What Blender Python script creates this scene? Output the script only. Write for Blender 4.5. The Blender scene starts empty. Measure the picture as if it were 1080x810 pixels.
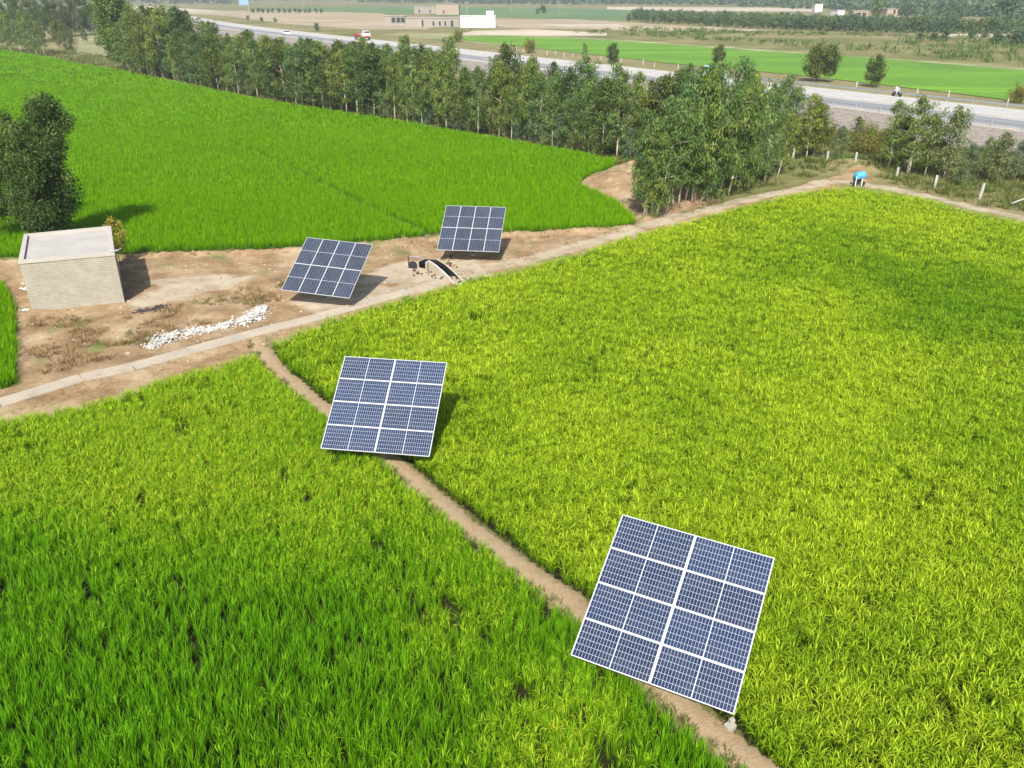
import bpy, math, random
import numpy as np
from mathutils import Vector, Matrix
from mathutils.geometry import tessellate_polygon
random.seed(7)
rng = np.random.default_rng(11)
R = math.radians
sc = bpy.context.scene
COL = sc.collection
PI = math.pi

# ------------------------------------------------------------------ camera model
CF, CP, CH = 860.0, R(25.7), 16.4
_c, _s = math.cos(CP), math.sin(CP)
def G(px, py, z=0.0):
    """ground point seen at a pixel of the 1080x810 photograph"""
    X = (px-540)/CF; Y = (405-py)/CF
    d = (X, _c+Y*_s, -_s+Y*_c); t = (z-CH)/d[2]
    return (d[0]*t, d[1]*t, z)
def GP(pts, z=0.0): return [G(x, y, z)[:2] for x, y in pts]

cam = bpy.data.cameras.new('camera'); camo = bpy.data.objects.new('camera', cam); COL.objects.link(camo)
camo.location = (0, 0, CH); camo.rotation_euler = (PI/2-CP, 0, 0)
cam.sensor_width = 36; cam.lens = CF/1080*36; cam.clip_start = .5; cam.clip_end = 9000
sc.camera = camo

# ------------------------------------------------------------------ materials
def M(name):
    m = bpy.data.materials.new(name); m.use_nodes = True
    nt = m.node_tree; b = nt.nodes['Principled BSDF']
    return m, nt, b
def N(nt, typ, **kw):
    n = nt.nodes.new(typ)
    for k, v in kw.items():
        if k.startswith('i_'):
            key = k[2:]; n.inputs[int(key) if key.isdigit() else key].default_value = v
        else: setattr(n, k, v)
    return n
def noise(nt, scale, detail=4, rough=.6, src='Object', dist=0.0, vec=None):
    n = N(nt, 'ShaderNodeTexNoise'); n.inputs['Scale'].default_value = scale; n.inputs['Detail'].default_value = detail
    n.inputs['Roughness'].default_value = rough; n.inputs['Distortion'].default_value = dist
    if vec is None:
        if src == 'World': g = N(nt, 'ShaderNodeNewGeometry'); vec = g.outputs['Position']
        else: t = N(nt, 'ShaderNodeTexCoord'); vec = t.outputs['Object']
    nt.links.new(vec, n.inputs['Vector']); return n.outputs['Fac']
def ramp(nt, fac, stops):
    r = N(nt, 'ShaderNodeValToRGB'); e = r.color_ramp.elements
    while len(e) < len(stops): e.new(.5)
    for q, (p, c) in zip(e, stops):
        q.position = p; q.color = (*c, 1) if len(c) == 3 else c
    nt.links.new(fac, r.inputs['Fac']); return r.outputs['Color']
def sramp(nt, fac, a, b):
    r = N(nt, 'ShaderNodeMapRange'); r.inputs['From Min'].default_value = a; r.inputs['From Max'].default_value = b
    nt.links.new(fac, r.inputs['Value']); return r.outputs['Result']
def mixc(nt, fac, a, b, mode='MIX'):
    n = N(nt, 'ShaderNodeMix', data_type='RGBA', blend_type=mode)
    for sock, v in ((n.inputs[0], fac), (n.inputs[6], a), (n.inputs[7], b)):
        if hasattr(v, 'is_linked'): nt.links.new(v, sock)
        elif isinstance(v, (int, float)): sock.default_value = v
        else: sock.default_value = (*v, 1)
    return n.outputs[2]
def math_(nt, op, a, b=0.0, c=None):
    n = N(nt, 'ShaderNodeMath', operation=op)
    for i, v in enumerate((a, b) if c is None else (a, b, c)):
        if hasattr(v, 'is_linked'): nt.links.new(v, n.inputs[i])
        else: n.inputs[i].default_value = v
    return n.outputs[0]
def bump(nt, b, h, dist, strength=1.0):
    n = N(nt, 'ShaderNodeBump'); n.inputs['Distance'].default_value = dist; n.inputs['Strength'].default_value = strength
    nt.links.new(h, n.inputs['Height']); nt.links.new(n.outputs['Normal'], b.inputs['Normal'])
def simple(name, col, rough=.7, metal=0.0, var=.15, scale=3.0, bmp=0.0):
    m, nt, b = M(name)
    n = noise(nt, scale, 5)
    c = ramp(nt, n, [(.25, tuple(x*(1-var) for x in col)), (.75, tuple(min(1, x*(1+var)) for x in col))])
    nt.links.new(c, b.inputs['Base Color']); b.inputs['Roughness'].default_value = rough; b.inputs['Metallic'].default_value = metal
    if bmp: bump(nt, b, noise(nt, scale*4, 5), bmp)
    return m

def leafmat(name, cols, trans=.3, rough=.5, tint_cols=None, use_tint=False, spec=.15):
    """cols: ramp over the per-leaf random value; each tree's own hue from its random value"""
    m, nt, b = M(name)
    a = N(nt, 'ShaderNodeAttribute', attribute_name='lc')
    sep = N(nt, 'ShaderNodeSeparateXYZ'); nt.links.new(a.outputs['Vector'], sep.inputs[0])
    c = ramp(nt, sep.outputs['Z'], cols)
    if tint_cols:
        oi = N(nt, 'ShaderNodeObjectInfo')
        t = ramp(nt, oi.outputs['Random'], tint_cols)
        c = mixc(nt, 1.0, c, t, 'MULTIPLY')
    nt.links.new(c, b.inputs['Base Color']); b.inputs['Roughness'].default_value = rough
    b.inputs['Specular IOR Level'].default_value = spec
    tr = N(nt, 'ShaderNodeBsdfTranslucent'); nt.links.new(c, tr.inputs['Color'])
    mx = N(nt, 'ShaderNodeMixShader'); mx.inputs[0].default_value = trans
    nt.links.new(b.outputs[0], mx.inputs[1]); nt.links.new(tr.outputs[0], mx.inputs[2])
    nt.links.new(mx.outputs[0], nt.nodes['Material Output'].inputs['Surface'])
    return m

def ricemat(name, low, mid, top, ear, yellow, y_amt, patch_scale=.12, dark=.5, trans=.35):
    """blade colour runs from stem to tip; ears are yellow green; ripeness varies over the field"""
    m, nt, b = M(name)
    a = N(nt, 'ShaderNodeAttribute', attribute_name='lc')
    sep = N(nt, 'ShaderNodeSeparateXYZ'); nt.links.new(a.outputs['Vector'], sep.inputs[0])
    t, e, r = sep.outputs['X'], sep.outputs['Y'], sep.outputs['Z']
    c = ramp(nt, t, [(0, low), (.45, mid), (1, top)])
    c = mixc(nt, math_(nt, 'MULTIPLY', r, .35), c, mid)
    pn = noise(nt, patch_scale, 4, .6, 'World')
    pn2 = noise(nt, patch_scale*6, 3, .6, 'World')
    ripe = sramp(nt, math_(nt, 'ADD', math_(nt, 'MULTIPLY', pn, .75), math_(nt, 'MULTIPLY', pn2, .25)), .40, .60)
    ti = N(nt, 'ShaderNodeAttribute', attribute_name='tint', attribute_type='INSTANCER')
    f = math_(nt, 'MULTIPLY', math_(nt, 'ADD', math_(nt, 'MULTIPLY', ripe, .3), math_(nt, 'MULTIPLY', ti.outputs['Fac'], .7)), y_amt)
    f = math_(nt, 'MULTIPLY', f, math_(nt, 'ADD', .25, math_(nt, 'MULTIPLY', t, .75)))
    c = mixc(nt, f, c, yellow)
    ef = math_(nt, 'MULTIPLY', e, math_(nt, 'ADD', .15, math_(nt, 'MULTIPLY', ti.outputs['Fac'], .85)))
    c = mixc(nt, ef, c, ear)
    nt.links.new(c, b.inputs['Base Color']); b.inputs['Roughness'].default_value = .5
    b.inputs['Specular IOR Level'].default_value = .05
    tr = N(nt, 'ShaderNodeBsdfTranslucent'); nt.links.new(c, tr.inputs['Color'])
    mx = N(nt, 'ShaderNodeMixShader'); mx.inputs[0].default_value = trans
    nt.links.new(b.outputs[0], mx.inputs[1]); nt.links.new(tr.outputs[0], mx.inputs[2])
    nt.links.new(mx.outputs[0], nt.nodes['Material Output'].inputs['Surface'])
    return m

# ------------------------------------------------------------------ mesh tools
def tag(o, label=None, cat=None, group=None, kind=None):
    if label: o['label'] = label
    if cat: o['category'] = cat
    if group: o['group'] = group
    if kind: o['kind'] = kind
    return o
def npmesh(name, V, F, mats, lc=None, mi=None, smooth=False, uv=None):
    """V (n,3); F list of face arrays [(k,4) or (k,3) arrays]"""
    me = bpy.data.meshes.new(name)
    V = np.asarray(V, np.float32); me.vertices.add(len(V)); me.vertices.foreach_set('co', V.ravel())
    Fs = [np.asarray(f, np.int32) for f in F if len(f)]
    loops = np.concatenate([f.ravel() for f in Fs]); tot = np.concatenate([np.full(len(f), f.shape[1], np.int32) for f in Fs])
    st = np.concatenate([[0], np.cumsum(tot)[:-1]]).astype(np.int32)
    me.loops.add(len(loops)); me.loops.foreach_set('vertex_index', loops)
    me.polygons.add(len(tot)); me.polygons.foreach_set('loop_start', st)
    me.update(calc_edges=True)
    for m in (mats if isinstance(mats, (list, tuple)) else [mats]): me.materials.append(m)
    if mi is not None: me.polygons.foreach_set('material_index', np.asarray(mi, np.int32))
    if smooth: me.polygons.foreach_set('use_smooth', np.ones(len(tot), bool))
    if lc is not None:
        at = me.attributes.new('lc', 'FLOAT_VECTOR', 'POINT'); at.data.foreach_set('vector', np.asarray(lc, np.float32).ravel())
    me.validate(); return me
def link(name, me, parent=None, loc=None):
    o = bpy.data.objects.new(name, me); COL.objects.link(o)
    if parent is not None: o.parent = parent
    if loc is not None: o.location = loc
    return o
def empty(name, loc=(0, 0, 0), rz=0.0):
    o = bpy.data.objects.new(name, None); COL.objects.link(o); o.location = loc; o.rotation_euler = (0, 0, rz)
    o.empty_display_size = .3; return o

class MB:
    """collects shapes for one mesh"""
    def __init__(s): s.v = []; s.f = []; s.m = []
    def add(s, V, F, mi=0):
        n = len(s.v); s.v += [tuple(map(float, v)) for v in V]; s.f += [tuple(i+n for i in f) for f in F]; s.m += [mi]*len(F); return s
    def box(s, c, d, rz=0.0, mi=0, taper=1.0, rx=0.0, ry=0.0):
        x, y, z = d[0]/2, d[1]/2, d[2]/2
        P = [(-x, -y, -z), (x, -y, -z), (x, y, -z), (-x, y, -z)]+[(a*taper, b*taper, z) for a, b in ((-x, -y), (x, -y), (x, y), (-x, y))]
        m = Matrix.Translation(c) @ Matrix.Rotation(rz, 4, 'Z') @ Matrix.Rotation(ry, 4, 'Y') @ Matrix.Rotation(rx, 4, 'X')
        P = [m @ Vector(p) for p in P]
        return s.add(P, [(3, 2, 1, 0), (4, 5, 6, 7), (0, 1, 5, 4), (1, 2, 6, 5), (2, 3, 7, 6), (3, 0, 4, 7)], mi)
    def tube(s, pts, rad, n=8, mi=0, caps=True):
        pts = [Vector(p) for p in pts]; rad = rad if isinstance(rad, (list, tuple)) else [rad]*len(pts)
        V = []; F = []
        for i, p in enumerate(pts):
            d = (pts[min(i+1, len(pts)-1)]-pts[max(i-1, 0)]).normalized()
            a = d.orthogonal().normalized() if i == 0 else (a-d*a.dot(d)).normalized()
            b = d.cross(a)
            for k in range(n):
                t = 2*PI*k/n; V.append(p+(a*math.cos(t)+b*math.sin(t))*rad[i])
        for i in range(len(pts)-1):
            for k in range(n):
                F.append((i*n+k, i*n+(k+1) % n, (i+1)*n+(k+1) % n, (i+1)*n+k))
        if caps: F.append(tuple(range(n))[::-1]); F.append(tuple((len(pts)-1)*n+k for k in range(n)))
        return s.add(V, F, mi)
    def lathe(s, c, prof, n=20, mi=0, axis='Z'):
        V = []; F = []
        for r, h in prof:
            for k in range(n):
                t = 2*PI*k/n; x, y = r*math.cos(t), r*math.sin(t)
                q = (x, y, h) if axis == 'Z' else ((x, h, y) if axis == 'Y' else (h, x, y))
                V.append((c[0]+q[0], c[1]+q[1], c[2]+q[2]))
        for i in range(len(prof)-1):
            for k in range(n): F.append((i*n+k, i*n+(k+1) % n, (i+1)*n+(k+1) % n, (i+1)*n+k))
        F.append(tuple(range(n))[::-1]); F.append(tuple((len(prof)-1)*n+k for k in range(n)))
        return s.add(V, F, mi)
    def mesh(s, name, mats, smooth=False):
        me = bpy.data.meshes.new(name); me.from_pydata(s.v, [], s.f)
        for m in (mats if isinstance(mats, (list, tuple)) else [mats]): me.materials.append(m)
        me.polygons.foreach_set('material_index', s.m)
        if smooth: me.polygons.foreach_set('use_smooth', [True]*len(s.f))
        me.update(); return me
    def build(s, name, mats, parent=None, loc=None, smooth=False, bevel=0.0):
        o = link(name, s.mesh(name, mats, smooth), parent, loc)
        if bevel:
            b = o.modifiers.new('bevel', 'BEVEL'); b.width = bevel; b.segments = 2; b.limit_method = 'ANGLE'
        return o
def dup(o, parent=None):
    c = o.copy(); COL.objects.link(c); c.parent = parent
    for ch in [q for q in bpy.data.objects if q.parent == o]: dup(ch, c)
    return c
def copy_thing(parts_of, root, loc, rz, label=None, group=None, sc_=None):
    c = root.copy(); COL.objects.link(c); c.location = loc; c.rotation_euler = (0, 0, rz)
    if sc_ is not None: c.scale = sc_
    if label: c['label'] = label
    if group: c['group'] = group
    for ch in parts_of:
        d = ch.copy(); COL.objects.link(d); d.parent = c
    return c

# ------------------------------------------------------------------ numpy noise, polygons
def vnoise(x, y, seed=0, octs=4, scale=1.0):
    out = np.zeros_like(x, dtype=float); amp = 1; tot = 0; f = scale
    for o in range(octs):
        X = x*f+seed*17.3+o*31.7; Y = y*f+seed*9.1+o*11.9
        xi = np.floor(X).astype(np.int64); yi = np.floor(Y).astype(np.int64); u = X-xi; v = Y-yi
        u = u*u*(3-2*u); v = v*v*(3-2*v)
        def h(a, b):
            n = (a*374761393+b*668265263+seed*1442695041+o*7919) & 0x7fffffff
            n = ((n ^ (n >> 13))*1274126177) & 0x7fffffff
            return ((n ^ (n >> 16)) & 0xffff)/65535.0
        out += amp*((h(xi, yi)*(1-u)+h(xi+1, yi)*u)*(1-v)+(h(xi, yi+1)*(1-u)+h(xi+1, yi+1)*u)*v)
        tot += amp; amp *= .5; f *= 2.07
    return out/tot
def inpoly(x, y, poly):
    ins = np.zeros(x.shape, bool); n = len(poly); j = n-1
    for i in range(n):
        xi, yi = poly[i]; xj, yj = poly[j]
        if yi != yj:
            c = ((yi > y) != (yj > y)) & (x < (xj-xi)*(y-yi)/(yj-yi)+xi)
            ins ^= c
        j = i
    return ins
def dpoly(x, y, line):
    """distance to a polyline"""
    D = np.full(x.shape, 1e9)
    for (ax, ay), (bx, by) in zip(line[:-1], line[1:]):
        dx, dy = bx-ax, by-ay; L = dx*dx+dy*dy+1e-9
        t = np.clip(((x-ax)*dx+(y-ay)*dy)/L, 0, 1)
        D = np.minimum(D, np.hypot(x-ax-t*dx, y-ay-t*dy))
    return D
def sdf(x, y, poly):
    d = dpoly(x, y, poly+[poly[0]]); return np.where(inpoly(x, y, poly), -d, d)
def smooth(x, a, b):
    t = np.clip((x-a)/(b-a), 0, 1); return t*t*(3-2*t)
def sheet(name, poly, z, mat, n_sub=0):
    V = [Vector((x, y, 0)) for x, y in poly]
    T = tessellate_polygon([V])
    me = bpy.data.meshes.new(name); me.from_pydata([(x, y, z) for x, y in poly], [], [tuple(t) for t in T])
    me.materials.append(mat); me.update()
    if me.polygons and me.polygons[0].normal.z < 0: me.flip_normals()
    return link(name, me)

# ------------------------------------------------------------------ layout outlines (ground coordinates)
CANOPY = .46
A_left = [(0, 439), (40.8, 434.7), (108.7, 419.7), (176.6, 396.6), (231, 383), (266.7, 371.5), (278.5, 385.5), (302, 407), (329, 426), (352, 446), (385, 472), (415.5, 496),
          (433.7, 514), (451.8, 527), (477.8, 547.8), (496, 560.7), (516.6, 578.9), (540, 599.6), (568.5, 623), (591.8, 638.5), (612.5, 651), (650, 694), (690.6, 740), (721.8, 766.7), (748, 786), (784.4, 810), (850, 868)]
fieldA = GP(A_left, CANOPY)
fieldA = [(-40, 19.5)]+fieldA+[(fieldA[-1][0]+.8, 5.0), (-40, 5.0)]
B_low = [(818, 812), (794, 786), (777, 771), (740, 735), (700, 702), (660, 668), (617.7, 630.7), (581.4, 607.4), (545, 579), (524.4, 563.3), (496, 540), (464.8, 516.7), (438.9, 493.3), (400, 463), (372, 444), (344, 427), (337.8, 418), (317, 403), (299, 388.5), (287.4, 366)]
B_top = [(290, 361), (337.8, 339.6), (394, 323.3), (447.4, 308.5), (506.7, 290.7), (560, 281), (603.5, 269), (676.8, 245.5), (750, 226.5), (804.4, 212), (840, 204), (851.8, 201.9), (870, 199.5), (898.5, 198), (945, 203.5), (986.7, 212), (1015, 222), (1049, 229), (1080, 234.5), (1180, 262)]
fieldB = [(20, 5.0), (12.0, 5.0)]+GP(B_low)+GP(B_top, CANOPY)
fieldB += [(75, 50), (75, 5.0)]
C_bot = [(-60, 276), (0, 274), (60, 270), (130, 267.5), (240, 265), (300, 262.5), (380, 257), (440, 251.5), (447, 250)]
C_bot2 = [(458, 249), (465, 247.5), (560, 245), (640, 242), (664, 239.5), (668, 236), (664, 229), (652, 217), (630.6, 206), (611.6, 197.5), (612, 192), (620, 186.5), (644, 178), (652, 171)]
C_top = [(641.5, 164), (600.7, 156), (560, 149), (477, 135), (420, 125), (360, 116), (300, 107), (233, 95), (167, 81), (117, 71), (83, 66), (50, 59), (0, 51), (-120, 38)]
dike = [(452, 249), (430, 238), (400, 225), (355, 203), (310, 181), (270, 162), (240, 150)]
fieldC = GP(C_bot)+GP(C_bot2)+GP(C_top, .6)
fieldC += [(-330, fieldC[-1][1]-40), (-170, 110), (-70, 54)]
dikeW = GP(dike, .1)
fieldD = GP([(-90, 318), (-20, 303), (2, 300), (9, 312), (13, 332), (15.5, 365), (16, 404), (8, 410), (-60, 424)])
chan = GP([(-80, 447), (-30, 437), (0, 429), (87, 402), (141, 390), (200, 373.5), (270, 354.5), (340, 336), (394, 320.5), (447, 306.5), (480, 297)])
track = GP([(447, 306.5), (480, 296), (507, 286), (560, 276), (610, 262), (668, 244.5), (710, 232), (750, 221.5), (800, 208.5), (840, 201.5), (868, 193), (893, 193)])
track2 = GP([(893, 193), (940, 200), (987, 210), (1033, 221.5), (1080, 231), (1200, 262)])
path = GP([(272, 362), (276, 372), (290, 388), (318, 414), (352, 441), (390, 470), (427, 501), (455, 525), (487, 553), (520, 579), (556, 606), (598, 634), (640, 680), (700, 730), (745, 770), (800, 812), (880, 880)])
bund = GP([(-70, 280), (0, 276.5), (70, 273), (130, 271.5), (240, 269), (300, 266.5), (370, 262), (430, 256), (447, 253.5)])
bund2 = GP([(458, 252), (500, 250), (560, 248.5), (640, 244.5), (664, 242)])
yard = GP([(-80, 283), (0, 278), (130, 272), (300, 266), (447, 254), (560, 248), (664, 242), (690, 236), (750, 222), (860, 192), (905, 178), (925, 190), (893, 199), (805, 216), (676, 252), (560, 292), (447, 322), (340, 353), (272, 384), (180, 414), (0, 456), (-90, 480), (-90, 430), (20, 405), (17, 330), (5, 297), (-90, 312)])
dirtbump = GP([(607, 194), (622, 183), (652, 174), (690, 170), (735, 195), (760, 212), (700, 232), (668, 240), (668, 232), (650, 216), (628, 206), (610, 199)])

# road: straight, bending slightly away far off
RP0 = (63.3, 104.4); RD = (-.5393, .8421); RN = (.8421, .5393)
def RXY(t, s):
    c = 2.3*max(0, (t-300)/100)**2-11*max(0, (t-640)/100)**2
    return (RP0[0]+t*RD[0]+(s+c)*RN[0], RP0[1]+t*RD[1]+(s+c)*RN[1])
RT = [-90, -60, -30, 0, 40, 80, 120, 160, 200, 250, 300, 360, 420, 480, 540, 600, 680, 720, 760, 800, 850, 900, 960, 1020, 1100, 1180]
RZ = 1.0

# ------------------------------------------------------------------ ground
xs = np.concatenate([-np.geomspace(3800, 64, 60), np.arange(-62, 62.1, .27), np.geomspace(64, 3800, 60)])
ys = np.concatenate([np.linspace(-300, 0, 8), np.arange(4, 108, .27), np.geomspace(109, 5200, 130)])
XX, YY = np.meshgrid(xs, ys)
near = (np.abs(XX) < 66) & (YY > 3) & (YY < 110)
fx, fy = XX.ravel(), YY.ravel()
nr = near.ravel(); nx, ny = fx[nr], fy[nr]
wob = (vnoise(nx, ny, 3, 3, .9)-.5)*.7
def near_mask(poly, a=.25, w=None):
    m = np.zeros(fx.shape); m[nr] = 1-smooth(sdf(nx, ny, poly)+(wob if w is None else w), -a, a); return m
m_yard = np.maximum(near_mask(yard), near_mask(dirtbump))
dpath = dpoly(nx, ny, path); dtr = np.minimum(dpoly(nx, ny, track), dpoly(nx, ny, track2)); dch = dpoly(nx, ny, chan)
dbd = np.minimum(dpoly(nx, ny, bund), dpoly(nx, ny, bund2)); ddk = dpoly(nx, ny, dikeW)
dA, dB, dC = sdf(nx, ny, fieldA), sdf(nx, ny, fieldB), sdf(nx, ny, fieldC)
m_path = np.zeros(fx.shape); m_path[nr] = np.maximum(1-smooth(dpath+wob*.5, .25, .6), (1-smooth(ddk, .15, .4))*.8*(1-smooth(ny, 57, 62)))
m_track = np.zeros(fx.shape); m_track[nr] = 1-smooth(dtr+wob*.8, .5, 1.1)
m_field = np.zeros(fx.shape); m_field[nr] = np.maximum.reduce([1-smooth(d, -.1, .25) for d in (dA, dB, dC)])*(1-m_path[nr])
m_field = np.where(~nr, (inpoly(fx, fy, fieldC)).astype(float), m_field)
zz = np.zeros(fx.shape)
hn = vnoise(nx, ny, 5, 5, .8)-.5; hf = vnoise(nx, ny, 8, 4, 4.0)-.5
zn = np.zeros(nx.shape)
yz = m_yard[nr]
zn += yz*(.06+(hn*.28+hf*.07)*(1-np.exp(-(dch/1.3)**2)))*(1-smooth(-dtr, -1.2, -.6)*.6)
zn += .30*np.exp(-(dbd/.38)**2)*(1+hf)+.16*np.exp(-(dpath/.5)**4)*(1+.5*hf)+.2*np.exp(-(ddk/.28)**2)
zn += .12*np.exp(-(dtr/1.1)**4)*(1+hf*.3)+.10*np.exp(-(dch/.9)**4)
db = sdf(nx, ny, dirtbump); zn += .9*smooth(-db, 0, 3.0)*(.8+hn)
out_ = (1-yz)*(1-m_field[nr]); zn += out_*(hn*.3+hf*.08)*smooth(ny, 60, 70)
hump = G(905, 180)
zn += .8*np.exp(-((nx-hump[0]-.3)**2+(ny-hump[1]-2.2)**2)/6)
zn = np.maximum(zn, -.05); zn = np.where(m_field[nr] > .6, np.minimum(zn, .02), zn)
zz[nr] = zn
zz = np.where(fy > 1500, 0, zz)
nyy, nxx = XX.shape
idx = np.arange(nyy*nxx).reshape(nyy, nxx)
F = np.stack([idx[:-1, :-1], idx[:-1, 1:], idx[1:, 1:], idx[1:, :-1]], -1).reshape(-1, 4)

def ground_material():
    m, nt, b = M('ground_earth')
    a = N(nt, 'ShaderNodeAttribute', attribute_name='zone')
    sp = N(nt, 'ShaderNodeSeparateColor'); nt.links.new(a.outputs['Color'], sp.inputs[0])
    yard_, path_, field_ = sp.outputs[0], sp.outputs[1], sp.outputs[2]
    pale_ = a.outputs['Alpha']
    n1 = noise(nt, .035, 6, .6, 'World'); n2 = noise(nt, .5, 6, .65, 'World'); n3 = noise(nt, 5.0, 5, .7, 'World'); n0 = noise(nt, .006, 4, .5, 'World')
    # open country: dry grass, olive scrub, sand
    cntry = ramp(nt, n1, [(.30, (.10, .13, .038)), (.45, (.165, .165, .065)), (.58, (.25, .215, .115)), (.75, (.34, .28, .18))])
    cn2 = ramp(nt, n2, [(.3, (.55, .66, .45)), (.7, (1.15, 1.1, 1.0))])
    cntry = mixc(nt, .8, cntry, cn2, 'MULTIPLY')
    cntry = mixc(nt, sramp(nt, n0, .45, .6), cntry, mixc(nt, .5, cntry, (.27, .22, .135)))
    # trodden earth
    dirt = ramp(nt, n2, [(.28, (.18, .115, .058)), (.45, (.29, .20, .115)), (.6, (.38, .285, .18)), (.75, (.45, .37, .26))])
    dn = ramp(nt, n3, [(.3, (.72, .68, .62)), (.65, (1.1, 1.1, 1.1))])
    dirt = mixc(nt, .8, dirt, dn, 'MULTIPLY')
    n5 = noise(nt, .22, 5, .6, 'World', 1.0)
    dirt = mixc(nt, sramp(nt, n5, .56, .68), dirt, (.14, .17, .055))
    pathc = mixc(nt, n3, (.24, .16, .085), (.46, .36, .235))
    palec = mixc(nt, n2, (.33, .265, .18), (.50, .44, .35))
    soil = mixc(nt, n2, (.012, .018, .005), (.028, .028, .010))
    e = math_(nt, 'MULTIPLY', math_(nt, 'SUBTRACT', n3, .5), .7)
    def edge(x): return sramp(nt, math_(nt, 'ADD', x, e), .35, .65)
    c = mixc(nt, edge(yard_), cntry, dirt)
    c = mixc(nt, math_(nt, 'MULTIPLY', sramp(nt, math_(nt, 'ADD', pale_, math_(nt, 'MULTIPLY', math_(nt, 'SUBTRACT', n2, .5), 1.3)), .25, .85), .9), c, palec)
    c = mixc(nt, edge(path_), c, pathc)
    c = mixc(nt, edge(field_), c, soil)
    nt.links.new(c, b.inputs['Base Color']); b.inputs['Roughness'].default_value = .95; b.inputs['Specular IOR Level'].default_value = .1
    bump(nt, b, math_(nt, 'ADD', math_(nt, 'MULTIPLY', n3, .8), noise(nt, 22, 4, .7, 'World')), .05, .8)
    return m
gm = ground_material()
V = np.stack([fx, fy, zz], -1)
gme = npmesh('ground', V, [F], gm, smooth=True)
pale = np.zeros(fx.shape)
pp = [GP([(150, 298), (190, 292), (240, 291), (262, 294), (240, 305), (205, 312), (160, 322), (140, 330), (136, 318), (170, 306)]),
      GP([(395, 285), (430, 278), (500, 275), (520, 292), (480, 302), (420, 300), (380, 300)]),
      GP([(305, 320), (380, 305), (440, 300), (480, 298), (400, 318), (340, 333)]),
      ]
pn = np.zeros(nx.shape)
for p in pp: pn = np.maximum(pn, .85*(1-smooth(sdf(nx, ny, p)+wob*1.4, -.4, .5)))
pale[nr] = np.maximum(pn, m_track[nr]*.75)
att = gme.attributes.new('zone', 'FLOAT_COLOR', 'POINT')
att.data.foreach_set('color', np.stack([m_yard, m_path, m_field, pale], -1).astype(np.float32).ravel())
g = link('ground', gme); tag(g, kind='structure')
def gz(x, y):
    """height of the ground near (x, y)"""
    i = np.clip(np.searchsorted(ys, y), 0, len(ys)-1); j = np.clip(np.searchsorted(xs, x), 0, len(xs)-1)
    return zz.reshape(nyy, nxx)[i, j]

# far fields
def fieldmat(name, c0, c1, scale=.05, stripes=None, bmp=.3):
    m, nt, b = M(name)
    n = noise(nt, scale, 6, .62, 'World'); n2 = noise(nt, scale*14, 4, .6, 'World')
    f = math_(nt, 'ADD', math_(nt, 'MULTIPLY', n, .7), math_(nt, 'MULTIPLY', n2, .3))
    c = ramp(nt, f, [(.38, c0), (.62, c1)])
    if stripes:
        g_ = N(nt, 'ShaderNodeNewGeometry'); mp = N(nt, 'ShaderNodeMapping'); mp.inputs['Rotation'].default_value = (0, 0, stripes); mp.inputs['Scale'].default_value = (.008, .11, 1)
        nt.links.new(g_.outputs['Position'], mp.inputs['Vector'])
        sn = noise(nt, 1.0, 3, .6, vec=mp.outputs[0]); c = mixc(nt, sramp(nt, sn, .52, .66), c, tuple(x*1.35 for x in c1))
    nt.links.new(c, b.inputs['Base Color']); b.inputs['Roughness'].default_value = .8
    bump(nt, b, n2, bmp); return m
f_green = fieldmat('far_rice', (.07, .18, .002), (.115, .25, .003), .04, R(10), .3)
f_green2 = fieldmat('far_crop', (.06, .13, .035), (.11, .18, .06), .02, R(4))
f_tan = fieldmat('dry_field', (.25, .195, .12), (.37, .30, .20), .02, R(6))
f_sand = fieldmat('sand', (.38, .32, .23), (.52, .45, .35), .02)
f_ol = fieldmat('fallow', (.13, .16, .05), (.29, .27, .14), .05, R(6))
def ff(name, px, z, mat):
    o = sheet(name, GP(px), z, mat); tag(o, kind='structure'); return o
ff('field', [(400, 36), (560, 36), (640, 41), (760, 49), (880, 58), (1000, 66), (1200, 79), (1200, 100), (1000, 88), (900, 80), (800, 72), (700, 64), (600, 54), (480, 43)][::-1], .03, f_ol)
ff('rice_field', [(470, 40), (500, 38.5), (540, 38.5), (610, 41), (690, 46), (800, 54), (900, 60), (1000, 68), (1080, 75), (1200, 86), (1200, 122), (1080, 108), (1000, 98), (940, 91), (850, 80.5), (760, 72), (700, 66.5), (640, 59.5), (590, 54), (540, 48), (500, 44)][::-1], .10, f_green)
ff('field', [(150, 12), (300, 11), (400, 14), (470, 26), (450, 31), (380, 31), (300, 25), (240, 17)][::-1], .04, f_tan)
ff('field', [(225, 8), (470, 7), (700, 10), (720, 17), (660, 22), (490, 17), (350, 12)][::-1], .06, f_green2)
ff('field', [(520, 20), (600, 20), (700, 26), (840, 33), (700, 33), (620, 31), (540, 30), (500, 27)][::-1], .06, f_tan)
ff('field', [(500, 32.5), (560, 31), (640, 35), (640, 38), (560, 38), (480, 37)][::-1], .09, f_sand)
ff('field', [(560, 26), (650, 25.5), (665, 28), (600, 28.5)][::-1], .09, f_sand)
ff('field', [(640, 7), (860, 8.5), (860, 12.5), (720, 12), (640, 10)][::-1], .12, f_sand)
ff('field', [(85, 32), (110, 28), (135, 40), (135, 74), (112, 70), (80, 62)][::-1], .05, f_ol)
ff('field', [(980, 36), (1080, 35), (1200, 37), (1200, 42), (1080, 40), (1000, 39)][::-1], .08, f_sand)
ff('field', [(-60, 0), (22, 0), (22, 8), (-60, 12)][::-1], .08, f_sand)
ff('field', [(60, 5), (150, 6), (240, 12), (140, 16), (60, 13)][::-1], .08, f_sand)

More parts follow.
